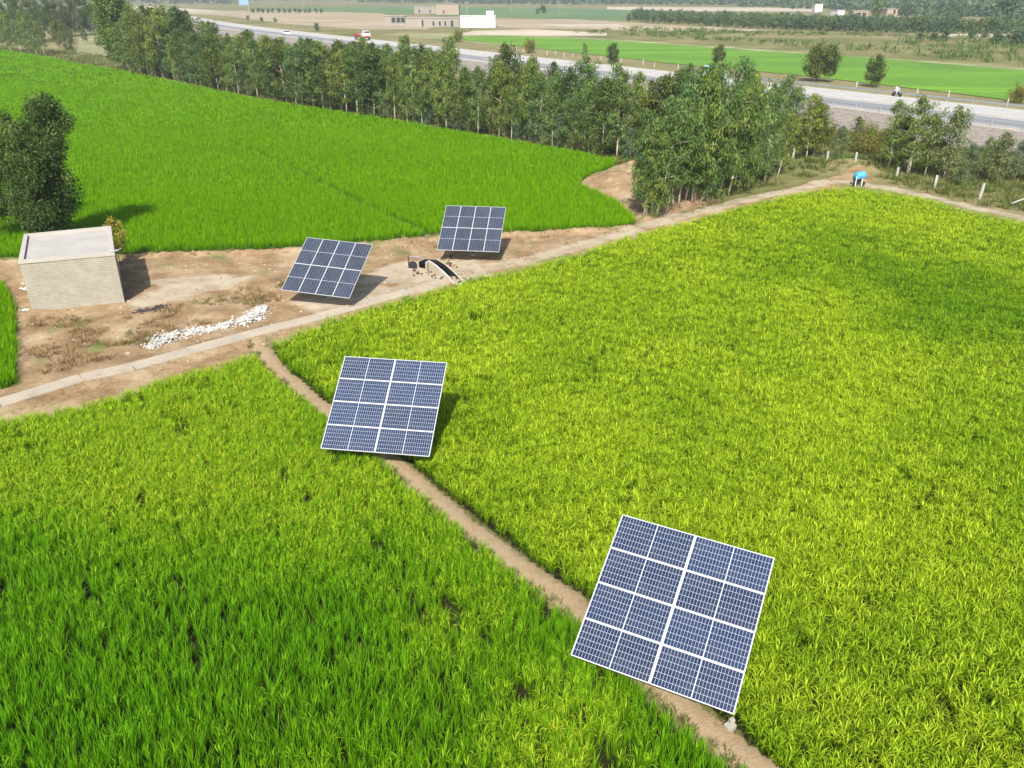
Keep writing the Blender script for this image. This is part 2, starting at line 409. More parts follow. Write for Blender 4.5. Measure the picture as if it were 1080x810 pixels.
# ------------------------------------------------------------------ road
def strip(name, s0, z0, s1, z1, mat, kind='structure', ts=None):
    V = []; F_ = []
    ts = ts or RT
    for t in ts: V += [(*RXY(t, s0), z0), (*RXY(t, s1), z1)]
    for i in range(len(ts)-1): F_.append((2*i, 2*i+1, 2*i+3, 2*i+2))
    me = bpy.data.meshes.new(name); me.from_pydata(V, [], F_); me.materials.append(mat); me.update()
    if me.polygons[0].normal.z < 0: me.flip_normals()
    o = link(name, me); tag(o, kind=kind); return o
m_gravel = simple('gravel_bank', (.25, .215, .185), .95, var=.45, scale=1.2, bmp=.15)
m_shoul = simple('road_shoulder', (.38, .35, .30), .95, var=.18, scale=.6, bmp=.03)
m_asph = simple('asphalt', (.21, .215, .23), .8, var=.12, scale=.3)
m_asph2 = simple('pale_asphalt', (.40, .39, .37), .8, var=.12, scale=.3)  # far carriageway, paler than the near one
m_white = simple('white_paint', (.78, .78, .75), .6, var=.06)
strip('embankment', -13.5, -.05, -1.2, RZ-.03, m_gravel)
strip('road_shoulder', -1.2, RZ-.03, .6, RZ, m_shoul)
strip('road', .6, RZ, 8.4, RZ, m_asph)
strip('median', 8.4, RZ, 10.4, RZ, m_shoul)
strip('road', 10.4, RZ, 18.2, RZ, m_asph2)
strip('road_shoulder', 18.2, RZ, 19.8, RZ-.02, m_shoul)
strip('embankment', 19.8, RZ-.02, 23.5, -.05, m_shoul)
for s in (.9, 8.0, 10.8, 17.8): strip('road_marking', s-.08, RZ+.006, s+.08, RZ+.006, m_white, ts=[t for t in RT if t <= 420])
V = []; F_ = []
for s in (4.5, 14.3):
    t = -80
    while t < 300:
        n = len(V); V += [(*RXY(t, s-.08), RZ+.006), (*RXY(t, s+.08), RZ+.006), (*RXY(t+3, s+.08), RZ+.006), (*RXY(t+3, s-.08), RZ+.006)]; F_.append((n, n+1, n+2, n+3)); t += 9
me = bpy.data.meshes.new('road_marking'); me.from_pydata(V, [], F_); me.materials.append(m_white); tag(link('road_marking', me), kind='structure')

# guard rails
m_galv = simple('galvanised_steel', (.42, .44, .46), .45, .6, .08)
m_conc = simple('concrete', (.33, .315, .28), .9, 0, .12, 2.0, .004)
def guard_rail(s, t0, t1, label, step=4.0):
    root = empty('guard_rail', (*RXY(t0, s), RZ)); tag(root, label, 'guard rail', 'guard rails along the highway')
    o = Vector(root.location); mb = MB(); n = 24; side = -1 if s < 5 else 1
    prof = [(0, .42), (.05, .48), (.0, .55), (.05, .62), (0, .70)]
    V = []; F_ = []
    for i in range(n+1):
        t = t0+(t1-t0)*i/n
        for a, h in prof: V.append(Vector((*RXY(t, s+side*a), RZ+h))-o)
    k = len(prof)
    for i in range(n):
        for j in range(k-1): F_.append((i*k+j, i*k+j+1, (i+1)*k+j+1, (i+1)*k+j))
    mb.add(V, F_); r = mb.build('rail', m_galv, root)
    so = r.modifiers.new('thick', 'SOLIDIFY'); so.thickness = .02
    pm = MB().box((0, 0, .32), (.14, .14, .74)).mesh('post', m_galv)
    t = t0
    while t < t1:
        p = link('post', pm, root); p.location = Vector((*RXY(t, s+side*.14), RZ))-o; t += step
guard_rail(-.2, -40, 62, 'near side steel guard rail at the foot of the highway above the gravel bank')
guard_rail(19.0, -10, 62, 'far side pale steel guard rail between the highway and the bright green field')

# ------------------------------------------------------------------ scatter (stuff)
def blade(mb, x0, y0, az, th0, th1, L, w, segs, ear, rnd, z0=0.0, power=2.0, t0=0.0):
    V, F_, A = mb
    n = len(V); x = y = 0.0; r = 0.0; z = z0
    ca, sa = math.cos(az), math.sin(az); px, py = -sa, ca
    for i in range(segs+1):
        t = i/segs
        ww = w*(1-t**2.2)*(.55+.45*min(1, t*4))*.5+.001
        V.append((x0+ca*r-px*ww, y0+sa*r-py*ww, z)); V.append((x0+ca*r+px*ww, y0+sa*r+py*ww, z))
        A += [(t0+(1-t0)*t, ear, rnd)]*2
        th = th0+th1*((t+.5/segs)**power); ds = L/segs
        r += math.sin(th)*ds; z += math.cos(th)*ds
    for i in range(segs): F_.append((n+2*i, n+2*i+1, n+2*i+3, n+2*i+2))
def hill(seed, H=.85, nb=16, spread=.06, w=.022, lean=.25, droop=.9, ears=3, segs=4, ear_w=.03, flag=0):
    q = random.Random(seed); mb = ([], [], [])
    for k in range(nb):
        az = q.uniform(0, 2*PI); rr = spread*math.sqrt(q.random())
        L = H*q.uniform(.75, 1.12)
        blade(mb, rr*math.cos(az), rr*math.sin(az), az+q.uniform(-.6, .6), q.uniform(.0, lean), droop*q.uniform(.3, 1.2), L, w*q.uniform(.8, 1.25), segs, 0.0, q.random())
    for k in range(ears):
        az = q.uniform(0, 2*PI); rr = spread*.6
        blade(mb, rr*math.cos(az), rr*math.sin(az), az, q.uniform(0, .3), .2, H*.62, .008, 2, 0.0, q.random(), t0=.2)
        th = q.uniform(.1, .5); x = rr*math.cos(az)+.5*H*math.sin(.15)*math.cos(az); y = rr*math.sin(az)+.5*H*math.sin(.15)*math.sin(az)
        blade(mb, x, y, az+q.uniform(-.3, .3), th, q.uniform(1.6, 2.5), H*q.uniform(.36, .48), ear_w*q.uniform(.8, 1.2), 5, 1.0, q.random(), z0=H*.60, power=1.2, t0=.7)
    for k in range(flag):
        az = q.uniform(0, 2*PI)
        blade(mb, 0, 0, az, q.uniform(.1, .35), q.uniform(1.0, 1.9), H*q.uniform(.95, 1.2), w*1.15, 5, .35, q.random(), power=2.4)
    return mb
GN = {}
def scatter_group():
    if 'g' in GN: return GN['g']
    ng = bpy.data.node_groups.new('plant_scatter', 'GeometryNodeTree')
    ng.interface.new_socket('Geometry', in_out='INPUT', socket_type='NodeSocketGeometry')
    ng.interface.new_socket('Geometry', in_out='OUTPUT', socket_type='NodeSocketGeometry')
    nn = ng.nodes; L = ng.links.new
    i = nn.new('NodeGroupInput'); o = nn.new('NodeGroupOutput')
    def na(name, dt):
        n = nn.new('GeometryNodeInputNamedAttribute'); n.data_type = dt; n.inputs['Name'].default_value = name; return n.outputs['Attribute']
    tm = na('tmpl', 'INT')
    cmp_ = nn.new('FunctionNodeCompare'); cmp_.data_type = 'INT'; cmp_.operation = 'GREATER_EQUAL'
    ia = [s for s in cmp_.inputs if s.type == 'INT']; L(tm, ia[0]); ia[1].default_value = 0
    sp = nn.new('GeometryNodeSeparateGeometry'); sp.domain = 'POINT'
    L(i.outputs[0], sp.inputs['Geometry']); L(cmp_.outputs[0], sp.inputs['Selection'])
    si = nn.new('GeometryNodeSplitToInstances'); si.domain = 'POINT'
    L(sp.outputs['Selection'], si.inputs['Geometry']); L(tm, si.inputs['Group ID'])
    ip = nn.new('GeometryNodeInstanceOnPoints')
    L(sp.outputs['Inverted'], ip.inputs['Points']); L(si.outputs['Instances'], ip.inputs['Instance'])
    ip.inputs['Pick Instance'].default_value = True
    L(na('pick', 'INT'), ip.inputs['Instance Index'])
    L(na('rot', 'FLOAT_VECTOR'), ip.inputs['Rotation']); L(na('scl', 'FLOAT_VECTOR'), ip.inputs['Scale'])
    L(ip.outputs[0], o.inputs[0]); GN['g'] = ng
    return ng
def scatter(name, tmpls, P, mat, scl, rot=None, tint=None, pick=None, label=None):
    P = np.asarray(P, float); n = len(P)
    V = []; Fq = []; A = []; tid = []
    for k, (v, f, a) in enumerate(tmpls):
        b0 = len(V); V += v; A += a; tid += [k]*len(v); Fq += [tuple(q+b0 for q in ff_) for ff_ in f]
    nv = len(V)
    allV = np.concatenate([np.array(V), P]); me = npmesh(name, allV, [np.array(Fq)], mat)
    def pad(x, dim):
        x = np.asarray(x, float)
        z = np.zeros((nv, dim)) if dim > 1 else np.zeros(nv); return np.concatenate([z, x])
    def at(nm, typ, data, key): t_ = me.attributes.new(nm, typ, 'POINT'); t_.data.foreach_set(key, np.ascontiguousarray(data).ravel())
    at('tmpl', 'INT', np.concatenate([np.array(tid), np.full(n, -1)]).astype(np.int32), 'value')
    at('lc', 'FLOAT_VECTOR', np.concatenate([np.array(A), np.zeros((n, 3))]).astype(np.float32), 'vector')
    pick = rng.integers(0, len(tmpls), n) if pick is None else pick
    at('pick', 'INT', pad(pick, 1).astype(np.int32), 'value')
    if rot is None: rot = np.stack([rng.normal(0, .08, n), rng.normal(0, .08, n), rng.uniform(0, 6.28, n)], -1)
    at('rot', 'FLOAT_VECTOR', pad(rot, 3).astype(np.float32), 'vector')
    scl = np.asarray(scl, float)
    if scl.ndim == 1: scl = np.stack([scl]*3, -1)
    at('scl', 'FLOAT_VECTOR', pad(scl, 3).astype(np.float32), 'vector')
    at('tint', 'FLOAT', pad(rng.random(n) if tint is None else tint, 1).astype(np.float32), 'value')
    o = link(name, me); md = o.modifiers.new('scatter', 'NODES'); md.node_group = scatter_group()
    tag(o, label, kind='stuff'); return o
def grid_pts(poly, d, rotdeg=0.0, jit=.3, box=None):
    P = np.array(poly); x0, y0 = P.min(0); x1, y1 = P.max(0)
    if box: x0, x1, y0, y1 = max(x0, box[0]), min(x1, box[1]), max(y0, box[2]), min(y1, box[3])
    cx, cy = (x0+x1)/2, (y0+y1)/2; rad = math.hypot(x1-x0, y1-y0)/2+d
    a = np.arange(-rad, rad, d); X, Y = np.meshgrid(a, a); X = X.ravel(); Y = Y.ravel()
    X = X+rng.uniform(-jit, jit, X.shape)*d; Y = Y+rng.uniform(-jit, jit, Y.shape)*d
    r = R(rotdeg); x = cx+X*math.cos(r)-Y*math.sin(r); y = cy+X*math.sin(r)+Y*math.cos(r)
    k = (x > x0) & (x < x1) & (y > y0) & (y < y1); x, y = x[k], y[k]
    k = inpoly(x, y, poly); return x[k], y[k]
def in_view(x, y, m=9.0):
    """what the camera, or one a step aside, could see"""
    return (np.abs(x) < (y*_c+CH*_s)*540/CF+m) & (y > 8.5)

# ---- rice of the two near fields
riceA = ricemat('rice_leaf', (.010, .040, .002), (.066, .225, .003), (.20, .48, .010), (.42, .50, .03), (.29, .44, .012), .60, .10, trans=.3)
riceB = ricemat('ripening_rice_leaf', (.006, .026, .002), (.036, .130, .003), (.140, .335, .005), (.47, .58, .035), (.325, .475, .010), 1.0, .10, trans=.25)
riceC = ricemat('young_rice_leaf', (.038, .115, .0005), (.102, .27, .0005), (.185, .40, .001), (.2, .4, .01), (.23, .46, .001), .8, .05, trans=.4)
tA = [hill(s, .58, 18, .036, .0155, .26, .6, 0, flag=0) if s % 3 else hill(s, .58, 13, .042, .0155, .32, .8, 4, flag=3, ear_w=.022) for s in range(8)]
tB = [hill(40+s, .60, 11, .050, .016, .34, 1.0, 4, flag=4, ear_w=.022) for s in range(8)]
x, y = grid_pts(fieldA, .168, 28, .25, (-40, 12, 8, 45)); k = in_view(x, y, 7); x, y = x[k], y[k]
# rows run up the field; thin spots follow them
u = x*math.cos(R(118))+y*math.sin(R(118)); v = -x*math.sin(R(118))+y*math.cos(R(118))
gap = vnoise(u*.8, v*3.2, 21, 3, 1.0); k = (gap > .27) & (rng.random(len(x)) > .12); x, y = x[k], y[k]; gap = gap[k]
zone = smooth(vnoise(x, y, 33, 3, .13)+smooth(y, 15, 25)*.40-.24, .28, .76)
pick = np.where(rng.random(len(x)) < .05+.8*zone, rng.choice([0, 3, 6], len(x)), rng.choice([1, 2, 4, 5, 7], len(x)))
n = len(x); s = rng.uniform(.82, 1.12, n)*(.92+.16*vnoise(x, y, 4, 2, .3))
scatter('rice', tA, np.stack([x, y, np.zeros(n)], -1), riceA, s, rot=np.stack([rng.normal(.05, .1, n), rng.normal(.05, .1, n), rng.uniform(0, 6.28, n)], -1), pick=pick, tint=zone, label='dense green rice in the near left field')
def band(poly, bands, rotdeg, m):
    X = []; Y = []; D = []
    for y0, y1, d in bands:
        x, y = grid_pts(poly, d, rotdeg, .4, (-420, 420, y0, y1)); k = in_view(x, y, m); X.append(x[k]); Y.append(y[k]); D.append(np.full(k.sum(), d))
    return np.concatenate(X), np.concatenate(Y), np.concatenate(D)
x, y, D = band(fieldB, [(8, 32, .178), (32, 50, .21), (50, 110, .26)], 15, 7)
k = (rng.random(len(x)) > .13) & (vnoise(x, y, 22, 3, 1.6) > .22); x, y, D = x[k], y[k], D[k]; n = len(x)
tb = .72+.9*(vnoise(x, y, 61, 4, .22)-.5)+.6*(vnoise(x, y, 62, 2, 1.2)-.5)
for px, py, ax_, ay_, am in [(960, 290, 6.5, 6, .75), (1040, 330, 5, 5, .6), (880, 255, 4, 4, .3), (1040, 470, 3, 3, .5), (500, 430, 2.2, 3, .4), (370, 360, 3, 4, .25), (690, 600, 1.6, 1.6, .3), (560, 520, 1.5, 2, .25)]:
    cx_, cy_, _ = G(px, py, .6); tb -= am*np.exp(-((x-cx_)/ax_)**2-((y-cy_)/ay_)**2)
tb -= .45*np.exp(-(sdf(x, y, fieldB)/.55)**2); tb = np.clip(tb, 0, 1)
s = rng.uniform(.70, 1.18, n)*(1+(D-.178)*1.6)*(.9+.25*vnoise(x, y, 14, 3, .6))
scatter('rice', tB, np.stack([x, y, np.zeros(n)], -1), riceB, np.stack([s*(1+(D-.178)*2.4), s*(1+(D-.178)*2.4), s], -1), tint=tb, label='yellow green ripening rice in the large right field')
# ---- rice of the far left field: taller stands drawn as broader tufts farther away
tC = [hill(80+s, .62, 22, .22, .030, .22, .6, 0, segs=3) for s in range(6)]
x, y, D = band(fieldC, [(50, 75, .33), (75, 110, .42), (110, 165, .62), (165, 300, 1.0)], 10, 12)
dk = dpoly(x, y, dikeW); k = dk > .26; x, y, D = x[k], y[k], D[k]; n = len(x)
sxy = D/.33*1.1
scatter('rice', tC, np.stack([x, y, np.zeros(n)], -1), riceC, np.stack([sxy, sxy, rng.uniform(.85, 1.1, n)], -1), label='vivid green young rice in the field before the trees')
x, y = grid_pts(fieldD, .24, 10, .3); n = len(x)
scatter('rice', tC, np.stack([x, y, np.zeros(n)], -1), riceC, rng.uniform(.85, 1.1, n), label='green rice at the left edge beside the yard')
o = sheet('rice_field', GP([(q, w) for q, w in C_bot+C_bot2])+GP(C_top, .6)+[(-330, fieldC[-4][1]-40), (-170, 110), (-70, 54)], .10, fieldmat('paddy_green', (.025, .07, .001), (.045, .10, .002), .1)); tag(o, kind='structure')

# ---- dry grass, weeds and undergrowth
def tuft(seed, H, nb, spread, w, lean, droop): return hill(seed, H, nb, spread, w, lean, droop, 0, segs=3)
def grassmat(name, cols, trans=.25):
    return leafmat(name, cols, trans, .7)
g_dry = grassmat('dry_grass', [(0, (.20, .13, .06)), (.5, (.32, .22, .11)), (1, (.44, .34, .18))])
g_oli = grassmat('olive_grass', [(0, (.07, .09, .02)), (.5, (.15, .17, .045)), (1, (.27, .26, .09))])
g_grn = grassmat('green_weeds', [(0, (.05, .10, .015)), (.5, (.09, .16, .03)), (1, (.16, .24, .05))])
tG = [tuft(120+s, .30, 16, .16, .016, .7, .9) for s in range(5)]
def scat_in(px_poly, dens, name, mat, lo, hi, label, seed, thr=.45, nscale=.5, z=0.0, tm=None):
    poly = GP(px_poly); P = np.array(poly); x0, y0 = P.min(0); x1, y1 = P.max(0)
    n = int((x1-x0)*(y1-y0)*dens); x = rng.uniform(x0, x1, n); y = rng.uniform(y0, y1, n)
    k = inpoly(x, y, poly) & (vnoise(x, y, seed, 3, nscale) > thr); x, y = x[k], y[k]
    k = (sdf(x, y, fieldB) > .1) & (sdf(x, y, fieldA) > .1) & (sdf(x, y, fieldC) > .0); x, y = x[k], y[k]
    return scatter(name, tm or tG, np.stack([x, y, gz(x, y)-.02], -1), mat, rng.uniform(lo, hi, len(x)), label=label)
scat_in([(30, 335), (110, 340), (170, 330), (270, 300), (300, 318), (250, 330), (150, 372), (60, 395), (25, 400)], 22, 'dry_grass', g_dry, .4, 1.3, 'brown dry grass on the yard behind the white rubble', 41, .5)
scat_in([(60, 325), (110, 335), (210, 318), (300, 300), (300, 312), (240, 335), (150, 368), (100, 360)], 24, 'grass', g_oli, .3, .9, 'olive grass patches on the yard', 43, .52)
scat_in([(140, 262), (440, 250), (560, 244), (660, 238), (664, 248), (560, 253), (440, 262), (300, 271), (140, 277)], 7, 'grass', g_dry, .3, .8, 'dry grass on the bund of the far rice field', 45, .45, 1.0)
scat_in([(0, 430), (140, 385), (300, 338), (460, 300), (500, 282), (560, 274), (560, 286), (450, 312), (300, 356), (140, 404), (0, 442)], 4, 'grass', g_dry, .3, .7, 'dry grass along the channel', 47, .5, 1.0)
scat_in([(430, 260), (600, 245), (690, 235), (860, 185), (890, 182), (890, 190), (700, 232), (560, 272), (430, 290)], 2.5, 'grass', g_oli, .3, .8, 'sparse grass on the bare ground behind the pumps', 49, .55, .6)
# path edges
Pp = []
for (ax, ay), (bx, by) in zip(path[:-1], path[1:]):
    for q in range(int(math.hypot(bx-ax, by-ay)*26)):
        t = random.random(); off = random.choice((-1, 1))*random.uniform(.30, .55); L = math.hypot(bx-ax, by-ay)
        Pp.append((ax+t*(bx-ax)-off*(by-ay)/L, ay+t*(by-ay)+off*(bx-ax)/L))
Pp = np.array(Pp); scatter('grass', tG, np.column_stack([Pp, gz(Pp[:, 0], Pp[:, 1])-.03]), g_oli, rng.uniform(.3, .75, len(Pp)), label='short weeds on both edges of the footpath')
# undergrowth beside the highway
scat_in([(640, 160), (760, 135), (800, 125), (1080, 165), (1200, 190), (1200, 255), (1085, 226), (1035, 217), (990, 206), (940, 195), (912, 180), (880, 182), (800, 200), (700, 222), (670, 200)], 3.2, 'undergrowth', g_oli, .9, 2.4, 'olive undergrowth between the track and the highway bank', 51, .36, .25)
scat_in([(760, 150), (830, 140), (1080, 185), (1200, 210), (1200, 250), (1080, 222), (985, 204), (930, 186), (880, 176), (800, 195), (760, 200)], 2.0, 'undergrowth', g_grn, 1.0, 2.6, 'green weeds between the track and the highway bank', 53, .52, .3)
scat_in([(0, 62), (60, 66), (130, 80), (240, 102), (360, 124), (480, 144), (560, 158), (640, 172), (650, 150), (560, 130), (480, 118), (360, 95), (240, 78), (130, 62), (0, 48)], .9, 'undergrowth', g_oli, 1.2, 3.6, 'tall grass under the row of trees', 55, .4, .12)
scat_in([(300, 60), (480, 85), (700, 110), (830, 125), (860, 118), (700, 95), (560, 76), (400, 58)], .7, 'undergrowth', g_grn, 1.2, 3.2, 'weeds behind the row of trees', 57, .45, .12)

q_ = GP([(560, 32), (760, 44), (900, 54), (1080, 70), (1200, 80), (1200, 42), (1000, 38), (860, 35), (700, 30), (600, 28)])
P_ = np.array(q_); n = 2600; x = rng.uniform(P_[:, 0].min(), P_[:, 0].max(), n); y = rng.uniform(P_[:, 1].min(), P_[:, 1].max(), n)
k = inpoly(x, y, q_) & (vnoise(x, y, 71, 3, .02) > .5); x, y = x[k], y[k]
scatter('scrub', tG, np.stack([x, y, np.zeros(len(x))], -1), g_grn, np.stack([rng.uniform(5, 12, len(x))]*2+[rng.uniform(3, 7, len(x))], -1), label='low green scrub in the fallow land beyond the bright field')
# ------------------------------------------------------------------ trees
m_bark = simple('pale_bark', (.52, .45, .36), .85, 0, .25, 5.0, .01)
m_bark2 = simple('brown_bark', (.22, .16, .10), .9, 0, .25, 5.0, .01)
TT = [(0, (.60, .76, .80)), (.2, (.85, .97, .95)), (.4, (1.1, 1.05, .75)), (.6, (.72, .94, 1.15)), (.8, (1.3, 1.15, .70)), (1, (.85, 1.05, .9))]
m_euc = leafmat('eucalyptus_leaf', [(0, (.038, .066, .016)), (.45, (.118, .178, .045)), (.8, (.235, .31, .088)), (1, (.39, .45, .15))], .32, .5, TT)
m_dark = leafmat('dark_leaf', [(0, (.028, .048, .012)), (.5, (.075, .11, .026)), (.85, (.16, .20, .055)), (1, (.28, .30, .10))], .24, .5, TT)
m_yel = leafmat('yellow_leaf', [(0, (.16, .18, .03)), (.5, (.28, .27, .05)), (1, (.42, .36, .08))], .3, .5)
m_grey = leafmat('grey_green_leaf', [(0, (.07, .10, .045)), (.5, (.12, .16, .08)), (1, (.22, .25, .13))], .25, .5, TT)
m_farleaf = leafmat('distant_leaf', [(0, (.040, .075, .028)), (.5, (.085, .14, .058)), (1, (.17, .235, .10))], .25, .6, TT)  # bluish haze of distance put into the leaf colour

def leaves(q, C, rad, n, lw, ll, droop, squash=1.0):
    """n leaf quads around each clump centre C (k,3); returns verts, faces, lc"""
    k = len(C); cen = np.repeat(C, n, 0); m = len(cen); rr = np.repeat(rad, n)
    d = q.normal(0, 1, (m, 3)); d /= np.linalg.norm(d, axis=1)[:, None]+1e-9
    p = cen+d*(rr*q.random(m)**.45)[:, None]*np.array([1, 1, squash])
    dirv = q.normal(0, 1, (m, 3)); dirv /= np.linalg.norm(dirv, axis=1)[:, None]
    dirv = dirv*(1-droop)+np.array([0, 0, -1])*droop+d*.35; dirv /= np.linalg.norm(dirv, axis=1)[:, None]+1e-9
    sd = np.cross(dirv, d*1.2+q.normal(0, .55, (m, 3))); sd /= np.linalg.norm(sd, axis=1)[:, None]+1e-9
    L = ll*q.uniform(.7, 1.3, m)[:, None]; W = lw*q.uniform(.7, 1.3, m)[:, None]*.5
    V = np.stack([p, p+dirv*L*.45+sd*W, p+dirv*L, p+dirv*L*.45-sd*W], 1).reshape(-1, 3)
    F_ = np.arange(m*4).reshape(m, 4)
    cl = np.repeat(q.random(k), n)*.5+q.random(m)*.5
    lc = np.zeros((m*4, 3)); lc[:, 2] = np.repeat(np.clip(cl, 0, 1), 4)
    return V, F_, lc
def make_tree(seed, H, Rc, lo, nl, npc, lw, ll, droop=.55, leaf=None, bark=None, trunks=1, prof='tall', clump=.55, lean=0.0, tr=.011):
    q = np.random.default_rng(seed); wood = MB(); C = []; CR = []
    for tk in range(trunks):
        az0 = q.uniform(0, 6.28); spread = (0 if trunks == 1 else q.uniform(.08, .22)); ln = lean+spread
        Ht = H*(1 if tk == 0 else q.uniform(.7, .95)); pts = []
        for i in range(9):
            t = i/8
            pts.append(Vector((math.cos(az0)*ln*Ht*t+q.normal(0, .012*Ht)*t+.12*tk, math.sin(az0)*ln*Ht*t+q.normal(0, .012*Ht)*t, Ht*.94*t-.1*(i == 0))))
        wood.tube(pts, [max(.012, tr*Ht*(1-.85*(i/8)**.9)) for i in range(9)], 6)
        n_l = int(nl*(1 if tk == 0 else .7))
        for j in range(n_l):
            t = lo+(1-lo)*((j+.5)/n_l)**.95; i0 = min(7, int(t*8)); fr = t*8-i0
            s = pts[i0].lerp(pts[i0+1], fr)
            u_ = (t-lo)/(1-lo)
            if prof == 'tall': w_ = (.45+.75*math.sin(PI*min(1, u_*.85+.12)))*(1-.35*u_)
            elif prof == 'round': w_ = math.sqrt(max(.05, 1-(2*u_-1)**2))
            else: w_ = (1-.75*u_)
            L = Rc*w_*q.uniform(.65, 1.15); az = j*2.399+q.uniform(-.5, .5); up = q.uniform(.25, .9) if prof != 'cone' else q.uniform(.1, .5)
            d = Vector((math.cos(az), math.sin(az), up)).normalized()
            p1 = s+d*L*.5; p2 = s+d*L+Vector((0, 0, -L*.12)); 
            wood.tube([s, p1, p2], [tr*Ht*.32, tr*Ht*.2, .008], 4, caps=False)
            m = 2+int(L > .9)
            for c in range(m+1):
                f = .45+.55*c/m; pp_ = s.lerp(p2, f)+Vector(q.normal(0, .16*L+.12, 3)); C.append(tuple(pp_)); CR.append(clump*q.uniform(.6, 1.25)*(.6+.5*Rc/2))
        C.append(tuple(pts[-1]+Vector((0, 0, .1)))); CR.append(clump*.7); C.append(tuple(pts[-1]+Vector((0, 0, .1+clump*.6)))); CR.append(clump*.45)
    V, F_, lc = leaves(q, np.array(C), np.array(CR), npc, lw, ll, droop, 1.15)
    crown = npmesh('crown', V, [F_], leaf or m_euc, lc=lc)
    return wood.mesh('trunk', bark or m_bark, True), crown
def plant_tree(name, meshes, x, y, s, label, cat='tree', group=None, sz=None, rz=None, z=None):
    root = empty(name, (x, y, (float(gz(x, y)) if z is None else z)), random.uniform(0, 6.28) if rz is None else rz)
    root.scale = (s, s, sz or s); tag(root, label, cat, group)
    link('trunk', meshes[0], root); link('crown', meshes[1], root); return root

EU = [make_tree(200+i, 10, 1.7+.12*(i % 3), [.13, .22, .17, .10][i % 4], 20+2*(i % 3), 52, .080, .34, .68, clump=.50) for i in range(7)]
EUD = [make_tree(230+i, 10, 2.1, .12, 24, 48, .12, .38, .5, leaf=m_dark, clump=.58) for i in range(3)]
EUG = [make_tree(240+i, 6, 1.5, .12, 18, 44, .08, .30, .6, leaf=m_grey, clump=.5) for i in range(3)]
# -- cluster by the track (pixel of the trunk foot, height, which crown, lean)
CR_ = random.Random(3)
near_c = [(678.5, 232, 8.6, 0, 'leaning left at the left end of the clump'), (681.5, 231.5, 9.2, 3, None), (687, 230, 8.8, 1, None), (692, 230, 9.6, 4, None), (709, 221.6, 9.8, 2, None), (715, 221, 10.4, 5, None),
          (729.4, 216.4, 10.8, 6, None), (732.7, 215.7, 11.2, 0, None), (738.5, 214.4, 11.5, 3, None), (741, 213, 11.0, 1, None), (745, 213, 11.3, 2, None), (700, 222, 9.5, 5, None), (722, 216, 11, 4, None),
          (757, 209, 11.2, 6, None), (768, 206, 11.0, 0, None), (778, 203, 10.6, 1, None), (788, 200, 10.0, 3, None), (797, 197, 9.6, 2, None), (806, 193, 8.8, 4, None), (752, 200, 12, 5, None), (735, 203, 12.2, 1, None), (716, 207, 11, 6, None), (770, 192, 11.6, 2, None), (690, 215, 9, 3, None), (786, 186, 10.2, 0, None), (758, 185, 12, 4, None), (820, 186, 7.6, 5, None), (811, 178, 8.6, 6, None)]
for i, (px, py, h, k, ex) in enumerate(near_c):
    gx, gy, _ = G(px, py)
    front = i < 11
    lb = 'front eucalyptus of the clump beside the pale track, bare white trunk in view' if front else 'leafy eucalyptus at the rear of the clump beside the pale track'
    if i in (17, 19, 21, 23, 25): continue
    h *= CR_.uniform(.80, .98) if front else CR_.uniform(.78, 1.04)
    t = plant_tree('eucalyptus_tree', EU[k], gx, gy, h/10*(1.0 if front else .9), lb, sz=h/10, group='eucalyptus clump beside the track, front trunks' if front else 'eucalyptus clump beside the track, rear')
    t.rotation_euler = (random.uniform(-.08, .08), random.uniform(-.10, .20), random.uniform(0, 6.28)); t.rotation_mode = 'ZXY'
    if i == 8: t.rotation_euler = (0, .34, 0); t['label'] = 'eucalyptus with long trunk leaning sharply right in the clump beside the track'; del t['group']
    if i == 3: t.rotation_euler = (0, .16, 0)
# -- the long row beyond the left field
RL = [(131, 78), (180, 86), (233, 98), (300, 110), (360, 120), (420, 130), (480, 141), (560, 155), (650, 170), (700, 172)]
RW = GP(RL); seg = [math.hypot(b[0]-a[0], b[1]-a[1]) for a, b in zip(RW[:-1], RW[1:])]; TL = sum(seg)
def along(d):
    for (a, b), L in zip(zip(RW[:-1], RW[1:]), seg):
        if d <= L: return a[0]+(b[0]-a[0])*d/L, a[1]+(b[1]-a[1])*d/L
        d -= L
    return RW[-1]
# row height along the photo, from left to right
hx = [(0, 12.5), (.15, 11.2), (.3, 9.0), (.45, 8.0), (.6, 8.8), (.75, 9.4), (.9, 9.0), (1, 8.2)]
def hrow(t): return float(np.interp(t, [a for a, _ in hx], [b for _, b in hx]))
for row, (off, step, hs, lb, gp) in enumerate([(1.2, 2.3, 1.0, 'pale trunked eucalyptus in the front line of the long row beyond the left rice field', 'front line of the tree row'),
                                 (4.6, 3.0, 1.04, 'eucalyptus in the second line of the row, behind the front line', 'second line of the tree row'), (9.0, 3.8, 1.02, 'eucalyptus at the back of the row on the highway side', 'back line of the tree row')]):
    d = 1.0
    while d < TL:
        x, y = along(d); t = d/TL; n_ = (.62, .78)
        x += n_[0]*(off+random.uniform(-1, 1)); y += n_[1]*(off+random.uniform(-1, 1))
        h = hrow(t)*hs*random.uniform(.66, 1.2)
        if row == 2 and random.random() < .25: d += step; continue
        dark = random.random() < .35
        ms = random.choice(EUD if dark else EU)
        tt = plant_tree('eucalyptus_tree', ms, x, y, h/10, lb, group=gp, z=0)
        tt.rotation_euler[0] = random.uniform(-.05, .05); tt.rotation_euler[1] = random.uniform(-.05, .05)
        tt.scale[0] *= random.uniform(.85, 1.3); tt.scale[1] = tt.scale[0]
        d += step*random.uniform(.7, 1.3)
